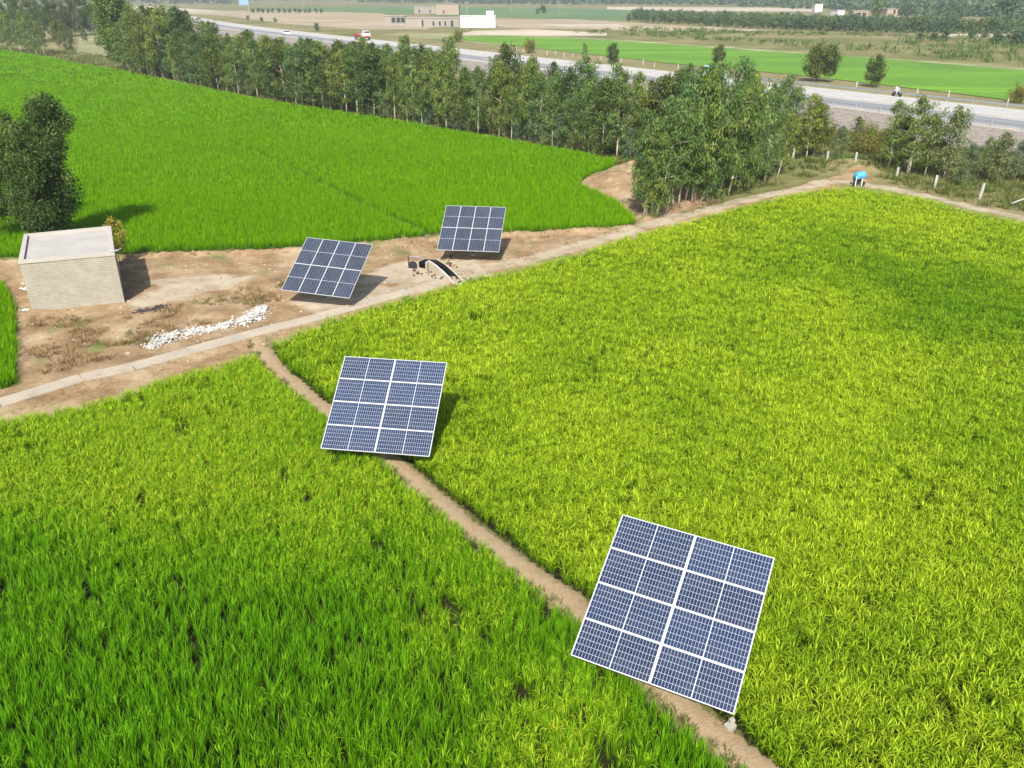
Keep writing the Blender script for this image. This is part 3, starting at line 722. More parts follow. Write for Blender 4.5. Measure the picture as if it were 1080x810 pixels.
# low understorey shrubs in the row, right half
for i in range(80):
    t = .03+.97*random.random()**.7; x, y = along(t*TL); x += random.uniform(0, 3); y += random.uniform(0, 3)
    s = random.uniform(.35, .75)
    plant_tree('shrub', EUG[i % 3], x, y, s, 'low grey green shrub at the foot of the tree row', 'shrub', 'shrubs at the foot of the tree row', z=0)
# -- big tree at the left end of the row, three stems standing close
BIG = make_tree(300, 19, 3.6, .16, 44, 90, .20, .62, .45, leaf=m_euc, clump=.9, trunks=2)
gx, gy, _ = G(131, 74); plant_tree('eucalyptus_tree', BIG, gx, gy, .98, 'tallest, dark green tree at the left end of the tree row', z=0)
gx, gy, _ = G(148, 77); plant_tree('eucalyptus_tree', EUD[1], gx, gy, 1.3, 'dark tree close on the right side of the tallest tree', z=0)
# -- trees at the far left
for i, (px, py, h, lb) in enumerate([(3, 54, 13, 0), (12, 55, 12, 0), (22, 55, 13.5, 0), (31, 57, 12, 0), (39, 59, 11.5, 0), (47, 59, 9, 0), (8, 48, 14, 1), (25, 46, 15, 1), (37, 44, 15, 1), (46, 42, 14, 1), (-12, 54, 13, 0), (-25, 52, 13, 0), (-10, 45, 14, 1),
                                   (56, 40, 14, 1), (64, 39, 14, 1), (72, 38, 13, 1), (80, 38, 14, 1), (88, 37, 15, 1), (97, 37, 14, 1), (105, 38, 13, 1), (18, 40, 15, 1), (74, 57, 7.5, 2), (62, 50, 8, 2), (68, 47, 7, 2), (90, 45, 5.5, 2)]):
    gx, gy, _ = G(px, py)
    lab = [('eucalyptus in the group at the left edge of the photo beyond the rice', 'front trees at the far left'), ('dark tree in the line behind the group at the far left', 'dark line of trees at the far left'), ('small tree standing in the pale grass gap left of the tallest tree', 'small trees in the grass gap')][lb]
    plant_tree('eucalyptus_tree', (EU[i % 7] if lb == 0 else EUD[i % 3]), gx, gy, h/10, lab[0], group=lab[1], z=0)
for i in range(30):      # farther line between the tall tree and the highway
    px = 10+random.random()*190; py = 22+max(0, px-60)*.06+random.uniform(-4, 3)
    gx, gy, _ = G(px, py+6)
    plant_tree('eucalyptus_tree', EU[i % 7], gx, gy, random.uniform(.75, 1.05), 'hazy tree in the thin line between the tree row and the highway', group='hazy line of trees before the highway', z=0)
# -- tree behind the little house, bush beside it
m_lt = leafmat('broad_green_leaf', [(0, (.022, .046, .010)), (.5, (.060, .105, .022)), (.85, (.14, .20, .05)), (1, (.27, .33, .10))], .25)
LT = make_tree(310, 10.8, 2.5, .10, 28, 170, .085, .27, .45, leaf=m_lt, clump=.62, trunks=3, tr=.009, prof='round')
LT2 = make_tree(311, 10.8, 2.4, .2, 26, 150, .085, .27, .45, leaf=m_lt, clump=.72, trunks=2, tr=.009)
plant_tree('eucalyptus_tree', LT, -32.4, 56.0, .86, 'dark leafy tree directly behind the little brick house', rz=4.1, sz=.94)
plant_tree('eucalyptus_tree', LT2, -37.4, 57.5, .72, 'dark tree cut off by the left photo edge, beside the tree behind the house', rz=.6, sz=.9)
SAP = make_tree(320, 2.9, .62, .35, 9, 60, .07, .17, .3, leaf=m_yel, bark=m_bark2, clump=.33, prof='round', tr=.009)
gx, gy, _ = G(127, 279.5); plant_tree('sapling', SAP, gx, gy, 1.0, 'yellow green sapling on a thin stem against the corner of the house', 'sapling', rz=0)
# -- right side, between the track and the highway
right = [(850, 168, 6.8, EU[2], 'slim eucalyptus standing alone right of the clump, dark on its right side'), (858, 166, 5.6, EUD[1], 'dark tree close on the right of the slim lone eucalyptus'), (841, 166, 4.6, EUG[0], 'grey tree at the foot of the slim lone eucalyptus'),
         (830, 160, 7.0, EU[5], 'pale tree at the right end of the eucalyptus clump'), (822, 152, 8.0, EU[1], 'tall pale tree behind the right end of the clump'),
         (884, 168, 3.4, EUG[1], 'grey green bushy tree left of the olive bush'), (903, 150, 3.0, EUD[0], 'round dark bush at the foot of the highway bank'),
         (936, 180, 6.8, EU[3], 'leftmost of the four young trees right of the blue cover'), (958, 184, 7.6, EU[0], 'tallest of the four young trees right of the blue cover'), (975, 186, 6.0, EU[6], 'third of the four young trees, pale and thin'), (995, 188, 6.6, EUG[2], 'rightmost and greyest of the four young trees'),
         (948, 178, 5.2, EUD[2], 'dark low tree between the young trees'), (1018, 192, 3.6, EUG[0], 'small grey tree right of the young trees'), (1013, 197, 2.4, EUG[2], 'small pale bush in front of the small grey tree'), (1050, 194, 4.6, EUG[1], 'grey feathery tree near the right edge'), (1036, 186, 3.8, EU[4], 'green sapling between the two grey trees at the right'), (1070, 190, 3.8, EUG[2], 'bush cut off by the right edge of the photo'), (1095, 196, 4.4, EU[1], 'tree just beyond the right edge')]
for px, py, h, ms, lb in right:
    gx, gy, _ = G(px, py); b = 6 if ms in EUG else 10
    plant_tree('shrub' if h < 3.5 else 'young_tree', ms, gx, gy, h/b*1.25, lb, 'bush' if h < 3.5 else 'tree', sz=h/b)
OLB = make_tree(330, 2.4, 2.0, .05, 22, 70, .08, .22, .2, leaf=leafmat('olive_leaf', [(0, (.10, .11, .02)), (.5, (.19, .19, .04)), (1, (.30, .27, .07))], .3), prof='round', clump=.6, bark=m_bark2)
gx, gy, _ = G(915, 163); plant_tree('bush', OLB, gx, gy, 1.0, 'rounded yellow olive bush above the blue covered pump', 'bush')
gx, gy, _ = G(866, 150); plant_tree('bush', OLB, gx, gy, .7, 'low olive bush behind the slim lone eucalyptus', 'bush')
# -- trees on the far side of the highway
RB = make_tree(340, 5.5, 1.8, .16, 20, 60, .13, .34, .45, leaf=m_dark, clump=.62)
RB2 = make_tree(341, 5.5, 1.5, .25, 18, 56, .13, .34, .45, leaf=m_dark, clump=.55)
for px, py, h, ms, lb in [(858, 86, 6.6, RB, 'full dark tree on the far verge, left one of a close pair'), (873, 87, 6.6, RB2, 'slimmer tree of the close pair on the far verge'), (921, 92, 5.4, RB, 'rounded lone tree on the far verge right of the pair'),
                          (757, 76, 5.4, RB2, 'slim tree on the far verge right above the blue van'), (646, 72, 5.2, RB2, 'small tree on the far verge before the bright field'), (616, 69, 5.2, EU[0], 'small pointed tree on the far verge'),
                          (1072, 109, 2.8, OLB, 'small grey bush on the far verge at the right edge'), (559, 56, 3.8, OLB, 'dark bush beside the far roadside posts'), (483, 44, 4, OLB, 'small dark bush beyond the highway below the white building')]:
    gx, gy, _ = G(px, py); b = 10 if ms is EU[0] else (2.4 if ms is OLB else 5.5)
    plant_tree('roadside_bush' if ms is OLB else 'roadside_tree', ms, gx, gy, h/b*(.6 if ms is OLB else 1), lb, 'bush' if ms is OLB else 'tree', z=0, sz=h/b if ms is not OLB else h/b*.75)
# -- far trees: single small meshes
def far_tree(seed, H, Rc, n):
    q = np.random.default_rng(seed); C = []; CR = []
    for i in range(16):
        u_ = q.random(); a = q.uniform(0, 6.28); w_ = math.sqrt(max(.08, 1-(1.7*u_-.7)**2)); r = Rc*w_*q.uniform(.3, .9); C.append((r*math.cos(a), r*math.sin(a), H*(.18+.74*u_))); CR.append(Rc*.42)
    V, F_, lc = leaves(q, np.array(C), np.array(CR), n, .42, .8, .3)
    w = MB().tube([(0, 0, -.2), (.1, 0, H*.5), (0, .1, H*.8)], [.16, .1, .04], 5)
    wv = np.array(w.v); nv = len(V); quads = [f for f in w.f if len(f) == 4]
    V = np.concatenate([V, wv]); lc = np.concatenate([lc, np.zeros((len(wv), 3))])
    Fa = np.concatenate([F_, np.array(quads)+nv]); mi = np.concatenate([np.zeros(len(F_)), np.ones(len(quads))])
    return npmesh('far_tree', V, [Fa], [m_farleaf, m_bark2], lc=lc, mi=mi)
FT = [far_tree(400+i, 6.0, 2.0+.2*(i % 3), 26) for i in range(5)]
def far_one(px, py, h, label, group, w=1.0, cat='tree', name='distant_tree'):
    gx, gy, _ = G(px, py); o = link(name, random.choice(FT), None, (gx, gy, 0)); o.rotation_euler[2] = random.uniform(0, 6.28)
    s = h/6; o.scale = (s*w, s*w, s); tag(o, label, cat, group); return o
for row in range(4):
    px = 664.0+row*4
    while px < 1120:
        base = float(np.interp(px, [660, 760, 900, 1000, 1120], [22, 28.5, 34, 35.5, 37]))-1.6*row
        if not (px > 1010 and row > 1): far_one(px, base+random.uniform(-.4, .4), random.uniform(4.6, 7.0), ['tree in the near edge of the long plantation belt beyond the bright field', 'tree inside the long plantation belt beyond the bright field'][row > 0], ['near edge of the plantation belt', 'inner rows of the plantation belt'][row > 0], 1.05)
        px += random.uniform(5.0, 7.5)
for i in range(14): far_one(267+i*5.5+random.uniform(-1, 1), 13.5, 3.6, 'low shrub in the straight dark hedge beyond the highway at the upper left', 'hedge at the upper left', 1.5, 'shrub', 'distant_shrub')
for px, py, h, w, lb in [(572, 14, 7, 1.2, 'dark round bushy tree alone in the far green field'), (567, 15, 5, 1, 'smaller bush touching the dark round tree in the far green field'), (1055, 30, 16, 1.3, 'large pale rounded tree rising behind the belt at the right'), (1003, 22, 12, 1.1, 'dark tree beside the far houses, right one of two'), (1013, 22, 11, 1.1, 'dark tree far right of the houses'),
                         (923, 20, 15, .8, 'tall tree between the two far houses'), (1068, 47, 5.4, 1.6, 'dark bush group at the right edge before the belt'), (1052, 46, 4.4, 1.6, 'dark bush left of the right edge bush'), (1076, 48, 5, 1.4, 'dark bush at the very right edge'), (970, 43, 3, 1.5, 'low bush in the fallow land, left of three'), (985, 43.5, 3.2, 1.6, 'low bush in the fallow land, middle of three'), (998, 42, 3.6, 1.5, 'low bush in the fallow land, right of three'), (1025, 40, 3, 1.6, 'low bush under the sandy strip'), (1040, 40, 3, 1.6, 'low bush beside the sandy strip'),
                         (262, 22, 3.2, 1.2, 'dark bush on the far verge under the blue sign'), (276, 23, 2.8, 1.2, 'small bush right of the sign pole'), (334, 33, 4, 1, 'small tree on the far verge above the white car'), (290, 23.5, 2.6, 1.2, 'small green bush on the verge at the upper left')]:
    far_one(px, py, h, lb, None, w)
# far-off wood on the horizon: one mass
def far_wood():
    q = np.random.default_rng(77); C = []; CR = []
    def bandrow(x0, x1, yb0, yb1, step, h, jit):
        px = x0
        while px < x1:
            t = (px-x0)/(x1-x0); gx, gy, _ = G(px, yb0+(yb1-yb0)*t+q.uniform(-jit, jit))
            hh = h*q.uniform(.6, 1.25)
            for k_ in range(3): C.append((gx+q.normal(0, 2.5), gy+q.normal(0, 2.5), hh*(.3+.3*k_))); CR.append(hh*.34)
            px += step*q.uniform(.6, 1.4)
    for (x0, x1, a, b_, st, h, j) in [(-100, 1200, -1.5, -1.2, 3.2, 17, .5), (-100, 1200, 0.4, .8, 3.0, 15, .5), (380, 1200, 2.6, 3.6, 2.6, 12, .6), (640, 1200, 4.2, 7.5, 2.6, 10, .8), (-100, 250, 2.5, 3.5, 3.4, 12, .7),
                                       (780, 1200, 6.5, 10.5, 2.8, 9, .8), (830, 1200, 8.5, 14, 3.2, 8, .8), (880, 1200, 11, 17, 3.4, 8, 1.0), (930, 1200, 15, 21, 4.5, 7, 1.2), (480, 640, 3.8, 4.6, 3.5, 9, .6)]:
        bandrow(x0, x1, a, b_, st, h, j)
    V, F_, lc = leaves(q, np.array(C), np.array(CR), 16, 2.6, 3.6, .1)
    o = link('distant_wood', npmesh('distant_wood', V, [F_], m_farleaf, lc=lc)); tag(o, 'hazy blue green woods along the horizon', kind='stuff')
far_wood()

# ------------------------------------------------------------------ solar arrays
def cell_material(name, col, line, midgap, lw):
    m, nt, b = M(name)
    tc = N(nt, 'ShaderNodeTexCoord'); sp = N(nt, 'ShaderNodeSeparateXYZ'); nt.links.new(tc.outputs['Object'], sp.inputs[0])
    ax = math_(nt, 'ABSOLUTE', sp.outputs[0]); u = math_(nt, 'SUBTRACT', ax, midgap/2)
    pu = (1.017-midgap/2)/12; pv = .1650
    fu = math_(nt, 'FRACT', math_(nt, 'DIVIDE', u, pu)); fv = math_(nt, 'FRACT', math_(nt, 'DIVIDE', math_(nt, 'ADD', sp.outputs[1], .495), pv))
    cu = math_(nt, 'ABSOLUTE', math_(nt, 'SUBTRACT', fu, .5)); cv = math_(nt, 'ABSOLUTE', math_(nt, 'SUBTRACT', fv, .5))
    g1 = math_(nt, 'GREATER_THAN', cu, .5-lw/pu/2); g2 = math_(nt, 'GREATER_THAN', cv, .5-lw*1.15/pv/2)
    g3 = math_(nt, 'LESS_THAN', u, 0.0); g4 = math_(nt, 'GREATER_THAN', ax, 1.017); g5 = math_(nt, 'GREATER_THAN', math_(nt, 'ABSOLUTE', sp.outputs[1]), .495)
    f = math_(nt, 'MAXIMUM', math_(nt, 'MAXIMUM', g1, g2), math_(nt, 'MAXIMUM', g3, math_(nt, 'MAXIMUM', g4, g5)))
    oi = N(nt, 'ShaderNodeObjectInfo')
    cc = mixc(nt, oi.outputs['Random'], tuple(x*.8 for x in col), tuple(x*1.3 for x in col))
    dust = noise(nt, 1.3, 5, .6)
    cc = mixc(nt, math_(nt, 'MULTIPLY', sramp(nt, dust, .35, .8), .12), cc, (.20, .20, .20))
    c = mixc(nt, f, cc, line)
    nt.links.new(c, b.inputs['Base Color']); b.inputs['Roughness'].default_value = .16; b.inputs['Coat Weight'].default_value = .25; b.inputs['Coat Roughness'].default_value = .08
    return m
m_cell = cell_material('solar_cells', (.009, .020, .058), (.42, .47, .55), .022, .0068)
m_cell2 = cell_material('solar_cells_greyer', (.015, .022, .044), (.24, .26, .31), .040, .0068)
m_alu = simple('aluminium_frame', (.50, .51, .52), .45, .2, .04)
m_steel = simple('painted_steel', (.45, .46, .47), .5, .5, .1)
def solar_array(c, tilt, az, roll, label, portrait, mat, post_h):
    root = empty('solar_array', (c[0], c[1], 0)); tag(root, label, 'solar array', 'ground mounted solar arrays')
    tilt, az, roll = R(tilt), R(az), R(roll)
    # plane basis: u to the right, v up the slope, n outwards
    u = Vector((math.cos(az), math.sin(az), 0)); h = Vector((-math.sin(az), math.cos(az), 0)); v = h*math.cos(tilt)+Vector((0, 0, math.sin(tilt)))
    u, v = u*math.cos(roll)+v*math.sin(roll), v*math.cos(roll)-u*math.sin(roll); nrm = u.cross(v)
    def mat4(px, py, pz, rot90=False):
        a, b = (v, -u) if rot90 else (u, v)
        m = Matrix((( a.x, b.x, nrm.x, 0), (a.y, b.y, nrm.y, 0), (a.z, b.z, nrm.z, 0), (0, 0, 0, 1)))
        return Matrix.Translation(Vector((0, 0, 2.0))+u*px+v*py+nrm*pz) @ m
    W_, H_ = 2.094, 1.038; fr = .022
    g = solar_array.cache.get(mat.name)
    if g is None:
        gl = MB().box((0, 0, 0), (W_-2*fr+.004, H_-2*fr+.004, .008)).mesh('solar_module', mat)
        fm = MB()
        for sx in (-1, 1): fm.box((sx*(W_/2-fr/2), 0, -.012), (fr, H_, .040))
        for sy in (-1, 1): fm.box((0, sy*(H_/2-fr/2), -.012), (W_-2*fr-.001, fr, .039))
        bk = MB().box((0, 0, -.009), (W_-2*fr-.01, H_-2*fr-.01, .006)).mesh('back_sheet', m_white)
        g = solar_array.cache[mat.name] = (gl, fm.mesh('module_frame', m_alu), bk)
    gap = .005
    if not portrait: cells = [((i-.5)*(W_+gap+.006), (j-1.5)*(H_+gap)) for i in range(2) for j in range(4)]
    else: cells = [((i-1.5)*(H_+gap), (j-.5)*(W_+gap)) for i in range(4) for j in range(2)]
    for px, py in cells:
        o = link('solar_module', g[0], root); o.matrix_local = mat4(px, py, 0, portrait)
        f = link('module_frame', g[1], o); bk = link('back_sheet', g[2], o)
    # purlins, rafters, tube, post
    def beam(name, px, py, pz, lx, ly, lz):
        o = MB().box((0, 0, 0), (lx, ly, lz)).build(name, m_steel, root); o.matrix_local = mat4(px, py, pz)
    for py in (-1.6, -.55, .55, 1.6): beam('purlin', 0, py, -.062, 4.15, .05, .05)
    for px in (-1.2, 1.2): beam('rafter', px, 0, -.122, .06, 3.7, .06)
    beam('torque_tube', 0, 0, -.21, 2.8, .11, .11)
    for sx in (-1, 1):
        a = Vector((0, 0, 2.0))+u*(sx*1.1)+v*1.1-nrm*.16; b_ = Vector((0, 0, 1.15))
        MB().tube([a, b_], .03, 6).build('brace', m_steel, root)
    top = Vector((0, 0, 2.0))-nrm*.27
    MB().tube([(top.x, top.y, .02), (top.x, top.y, top.z)], .085, 14).build('post', m_steel, root, smooth=True)
    MB().lathe((top.x, top.y, 0), [(.32, -.05), (.32, .16), (.30, .18), (.10, .19)], 20).build('footing', m_conc, root)
    MB().lathe((top.x, top.y, 0), [(.22, .98), (.22, 1.02), (.10, 1.06)], 20).build('slew_drive', m_steel, root)
    return root
solar_array.cache = {}
a1 = solar_array((4.2, 16.6), 31, -23, -3.1, 'nearest and largest blue solar array at the lower right, straddling the path', False, m_cell, 2)
a2 = solar_array((-4.9, 28.1), 33, -7, -.8, 'blue solar array standing in the rice at the middle of the photo', False, m_cell, 2)
a3 = solar_array((-10.7, 45.6), 30, -9, -4.8, 'grey blue solar array on the bare yard, left one of the two beside the channel', True, m_cell2, 2)
a4 = solar_array((-2.7, 54.2), 30, -7, -.1, 'farthest solar array, at the edge of the bright green rice', True, m_cell2, 2)
# white block by the foot of the nearest array
gx, gy, _ = G(770, 765, .2)
cb = MB(); cb.box((0, 0, .08), (.26, .20, .16), .5); cb.box((.05, .07, .21), (.13, .12, .12), .3)
tag(cb.build('concrete_foot', m_conc, None, (gx, gy, .08), bevel=.015), 'small pale concrete foot at the lower right corner of the nearest solar array', 'footing')

# ------------------------------------------------------------------ little brick house
def brick_material():
    m, nt, b = M('pale_brick')
    g_ = N(nt, 'ShaderNodeNewGeometry'); tc = N(nt, 'ShaderNodeTexCoord'); sp = N(nt, 'ShaderNodeSeparateXYZ'); nt.links.new(tc.outputs['Object'], sp.inputs[0])
    sx = math_(nt, 'ADD', sp.outputs[0], sp.outputs[1]); cx = N(nt, 'ShaderNodeCombineXYZ'); nt.links.new(sx, cx.inputs[0]); nt.links.new(sp.outputs[2], cx.inputs[1])
    br = N(nt, 'ShaderNodeTexBrick'); br.inputs['Scale'].default_value = 1.0; br.inputs['Brick Width'].default_value = .24; br.inputs['Row Height'].default_value = .11; br.inputs['Mortar Size'].default_value = .02; br.inputs['Bias'].default_value = .1
    br.inputs['Color1'].default_value = (.43, .405, .35, 1); br.inputs['Color2'].default_value = (.34, .32, .27, 1); br.inputs['Mortar'].default_value = (.25, .235, .20, 1)
    nt.links.new(cx.outputs[0], br.inputs['Vector'])
    n = noise(nt, 1.4, 6, .65); c = mixc(nt, math_(nt, 'MULTIPLY', sramp(nt, n, .45, .62), .6), br.outputs['Color'], (.42, .39, .325))
    n2 = noise(nt, 6, 4, .6); c = mixc(nt, math_(nt, 'MULTIPLY', n2, .5), c, (.27, .25, .185))
    nt.links.new(c, b.inputs['Base Color']); b.inputs['Roughness'].default_value = .95
    bump(nt, b, br.outputs['Fac'], -.012, .8); return m
m_brick = brick_material(); m_plaster = simple('pale_plaster', (.40, .37, .33), .9, 0, .1, 1.2, .005)
m_roofc = simple('roof_screed', (.37, .35, .33), .9, 0, .14, .9, .004)
hq = [Vector((-27.3, 43.6, 0)), Vector((-22.5, 44.75, 0)), Vector((-25.3, 50.6, 0)), Vector((-30.0, 49.2, 0))]
hc = sum(hq, Vector())/4; house = empty('brick_house', hc); tag(house, 'small flat roofed pale brick pump house on the bare yard', 'house')
Q = [p-hc for p in hq]; HH = 2.80; HZ = [.0, .14, .14, .0]
def ringwall(outer, inner, z0, z1):
    mb = MB(); n = 4
    sl0 = [0]*4 if z0 < 1 else HZ; V = [(*o.xy, z0+q) for o, q in zip(outer, sl0)]+[(*o.xy, z1+q) for o, q in zip(outer, HZ)]+[(*o.xy, z1+q) for o, q in zip(inner, HZ)]+[(*o.xy, z0+q) for o, q in zip(inner, sl0)]
    F_ = []
    for i in range(4):
        j = (i+1) % 4; F_ += [(i, j, 4+j, 4+i), (4+i, 4+j, 8+j, 8+i), (8+i, 8+j, 12+j, 12+i), (12+i, 12+j, j, i)]
    mb.add(V, F_); return mb
def scaled(k): return [p*(1-k/p.xy.length*1.0) if k >= 0 else p*(1-k/p.xy.length) for p in Q]
ringwall(Q, scaled(.34), -.1, HH).build('wall', m_brick, house)
rs = MB(); S_ = scaled(.05); rs.add([(*p.xy, HH-.12+q) for p, q in zip(scaled(.345), HZ)]+[(*p.xy, HH+.02+q) for p, q in zip(scaled(.345), HZ)], [(3, 2, 1, 0), (4, 5, 6, 7), (0, 1, 5, 4), (1, 2, 6, 5), (2, 3, 7, 6), (3, 0, 4, 7)]); rs.build('roof', m_roofc, house)
ringwall(scaled(-.05), scaled(.34), HH+.002, HH+.16).build('parapet', m_plaster, house)
# spout and its sticking reinforcement rods
p = scaled(-.04)[1].copy(); HH += .14; sp_ = MB().tube([(p.x-.25, p.y-.02, HH+.28), (p.x+.25, p.y+.0, HH+.3)], .03, 6); sp_.tube([(p.x-.1, p.y+.25, HH+.2), (p.x+.32, p.y+.3, HH+.34)], .012, 5); sp_.build('roof_spout', m_steel, house)
# plaster at the feet
for i, (px, py) in enumerate([(30, 328), (95/3.68, 305), (134, 318)]):
    gx, gy, _ = G(px, py); b_ = MB()
    for k_ in range(4): b_.box((random.uniform(-.18, .18), random.uniform(-.12, .12), .06), (random.uniform(.12, .28), random.uniform(.1, .2), .14), random.uniform(0, 3), taper=.8)
    tag(b_.build('stone_pile', m_white, None, (gx, gy-.12, 0), bevel=.02), ['white stones at the front left foot of the house', 'pale stones left of the house wall', 'white stones at the front right foot of the house'][i], 'stones')

# ------------------------------------------------------------------ concrete channel along the near field
def channel():
    root = empty('irrigation_channel', (chan[0][0], chan[0][1], 0)); tag(root, 'straight pale concrete irrigation channel between the yard and the near rice', 'channel')
    o = Vector(root.location); pts = [Vector((x, y, 0)) for x, y in chan]
    P = []
    for a, b in zip(pts[:-1], pts[1:]):
        n = max(1, int((b-a).length/1.9))
        for i in range(n): P.append(a.lerp(b, i/n))
    P.append(pts[-1])
    k = 0
    for a, b in zip(P[:-1], P[1:]):
        k += 1
        if k in (20, 12): continue             # broken gap filled with earth
        d = (b-a); L = d.length; rz = math.atan2(d.y, d.x); mid = (a+b)/2-o
        b2 = MB(); b2.box((mid.x, mid.y, .13), (L-.025, .95, .16), rz+random.uniform(-.006, .006)); s_ = b2.build('cover_slab', m_slab, root, bevel=.012); s_.location.z = random.uniform(-.015, .015)
    side = MB()
    for a, b in zip(P[:-1], P[1:]):
        d = (b-a); rz = math.atan2(d.y, d.x); nn_ = Vector((-d.y, d.x, 0)).normalized()
        mid = (a+b)/2-o-nn_*.56; side.box((mid.x, mid.y, .02), (d.length+.02, .10, .22), rz)
    side.build('side_wall', m_conc, root)
m_slab = simple('weathered_concrete', (.37, .32, .25), .95, 0, .16, .8, .01)
channel()

# ------------------------------------------------------------------ tube well outlet with its curved trough
def well():
    o = Vector(G(462, 290)); root = empty('well_trough', o); tag(root, 'curved masonry trough with dark water between the two far solar arrays', 'trough')
    pth = [Vector(G(445, 277, .75)), Vector(G(450, 274.5, .78)), Vector(G(457, 275, .76)), Vector(G(465, 280, .66)), Vector(G(473, 287, .5)), Vector(G(479, 293, .34)), Vector(G(484, 299, .16))]
    prof = [(-.42, -1), (-.36, -.02), (-.27, 0), (-.25, -.36), (.25, -.36), (.27, .02), (.36, .03), (.42, -1)]
    V = []; F_ = []; Wt = []
    for i, p in enumerate(pth):
        d = (pth[min(i+1, 6)]-pth[max(i-1, 0)]); d.z = 0; d.normalize(); sd = Vector((-d.y, d.x, 0))
        for a, h in prof:
            z = p.z+h if h > -1 else -.1
            V.append((p.x+sd.x*a-o.x, p.y+sd.y*a-o.y, max(z, -.1)))
        Wt.append((p, sd))
    k = len(prof)
    for i in range(6):
        for j in range(k-1): F_.append((i*k+j, i*k+j+1, (i+1)*k+j+1, (i+1)*k+j))
    inner = [1 if 2 <= j <= 4 else 0 for i in range(6) for j in range(k-1)]+[0, 0]
    F_ += [tuple(range(k)), tuple(6*k+j for j in range(k))[::-1]]
    mb = MB(); mb.add(V, F_); mb.m = inner; mb.build('trough', [m_slab, simple('black_inner_face', (.012, .013, .010), .6)], root)  # inner faces of the trough coloured near black
    wv = []; wf = []
    for i, (p, sd) in enumerate(Wt):
        for a in (-.26, .26): wv.append((p.x+sd.x*a-o.x, p.y+sd.y*a-o.y, max(p.z-.22, -.02)))
        if i: wf.append((2*i-2, 2*i, 2*i+1, 2*i-1))
    wm, nt, b = M('dark_water'); b.inputs['Base Color'].default_value = (.008, .010, .012, 1); b.inputs['Roughness'].default_value = .08
    bump(nt, b, noise(nt, 6, 3), .01)
    w = MB(); w.add(wv, wf); w.build('water', wm, root)
    # white rim cap on the near wall
    rv = MB()
    for i in range(6):
        (p, sd), (p2, sd2) = Wt[i], Wt[i+1]; rv.tube([p-sd*.31-o+Vector((0, 0, .03)), p2-sd2*.31-o+Vector((0, 0, .03))], .045, 6)
    rv.build('rim', m_post, root)
    rd = MB(); q = Vector(G(448, 287))-o; rd.box((q.x, q.y-.1, .25), (.24, .1, .55), .2); rd.box((q.x+.5, q.y-.25, .18), (.12, .1, .45), .2); rd.build('outlet_gate', m_rust, root)
    ap = MB(); e_ = Vector(G(483.5, 300.5))-o; ap.box((e_.x, e_.y, .10), (.75, .55, .22), -.9); ap.build('outlet_apron', m_water2, root)
m_post = simple('whitewashed_concrete', (.46, .45, .42), .9, 0, .2, 6)
m_rust = simple('rusty_iron', (.14, .045, .028), .8, .2, .3)
m_water2 = simple('wet_concrete', (.42, .46, .50), .3, 0, .1)
m_black = simple('black_rubber', (.02, .02, .02), .7)
well()
pz = Vector(G(431.5, 284)); pr = empty('pump_stand', pz); tag(pr, 'rusty pump post with dark pulley wheel and thin pipe left of the curved trough', 'pump')
MB().box((0, 0, .45), (.09, .09, .95)).build('post', m_rust, pr)
pw = MB(); pw.lathe((.26, -.1, .30), [(.08, -.06), (.27, -.05), (.29, -.03), (.29, .03), (.27, .05), (.08, .06)], 18, axis='Y'); pw.build('pulley_wheel', m_black, pr)
e_ = Vector(G(446, 273.5, .8))-pz; MB().tube([(0, 0, .86), (e_.x*.5, e_.y*.5, .93), (e_.x, e_.y, .86)], .035, 8).build('pipe', m_galv, pr)
MB().box((.1, 0, .05), (.6, .4, .12)).build('base', m_conc, pr)

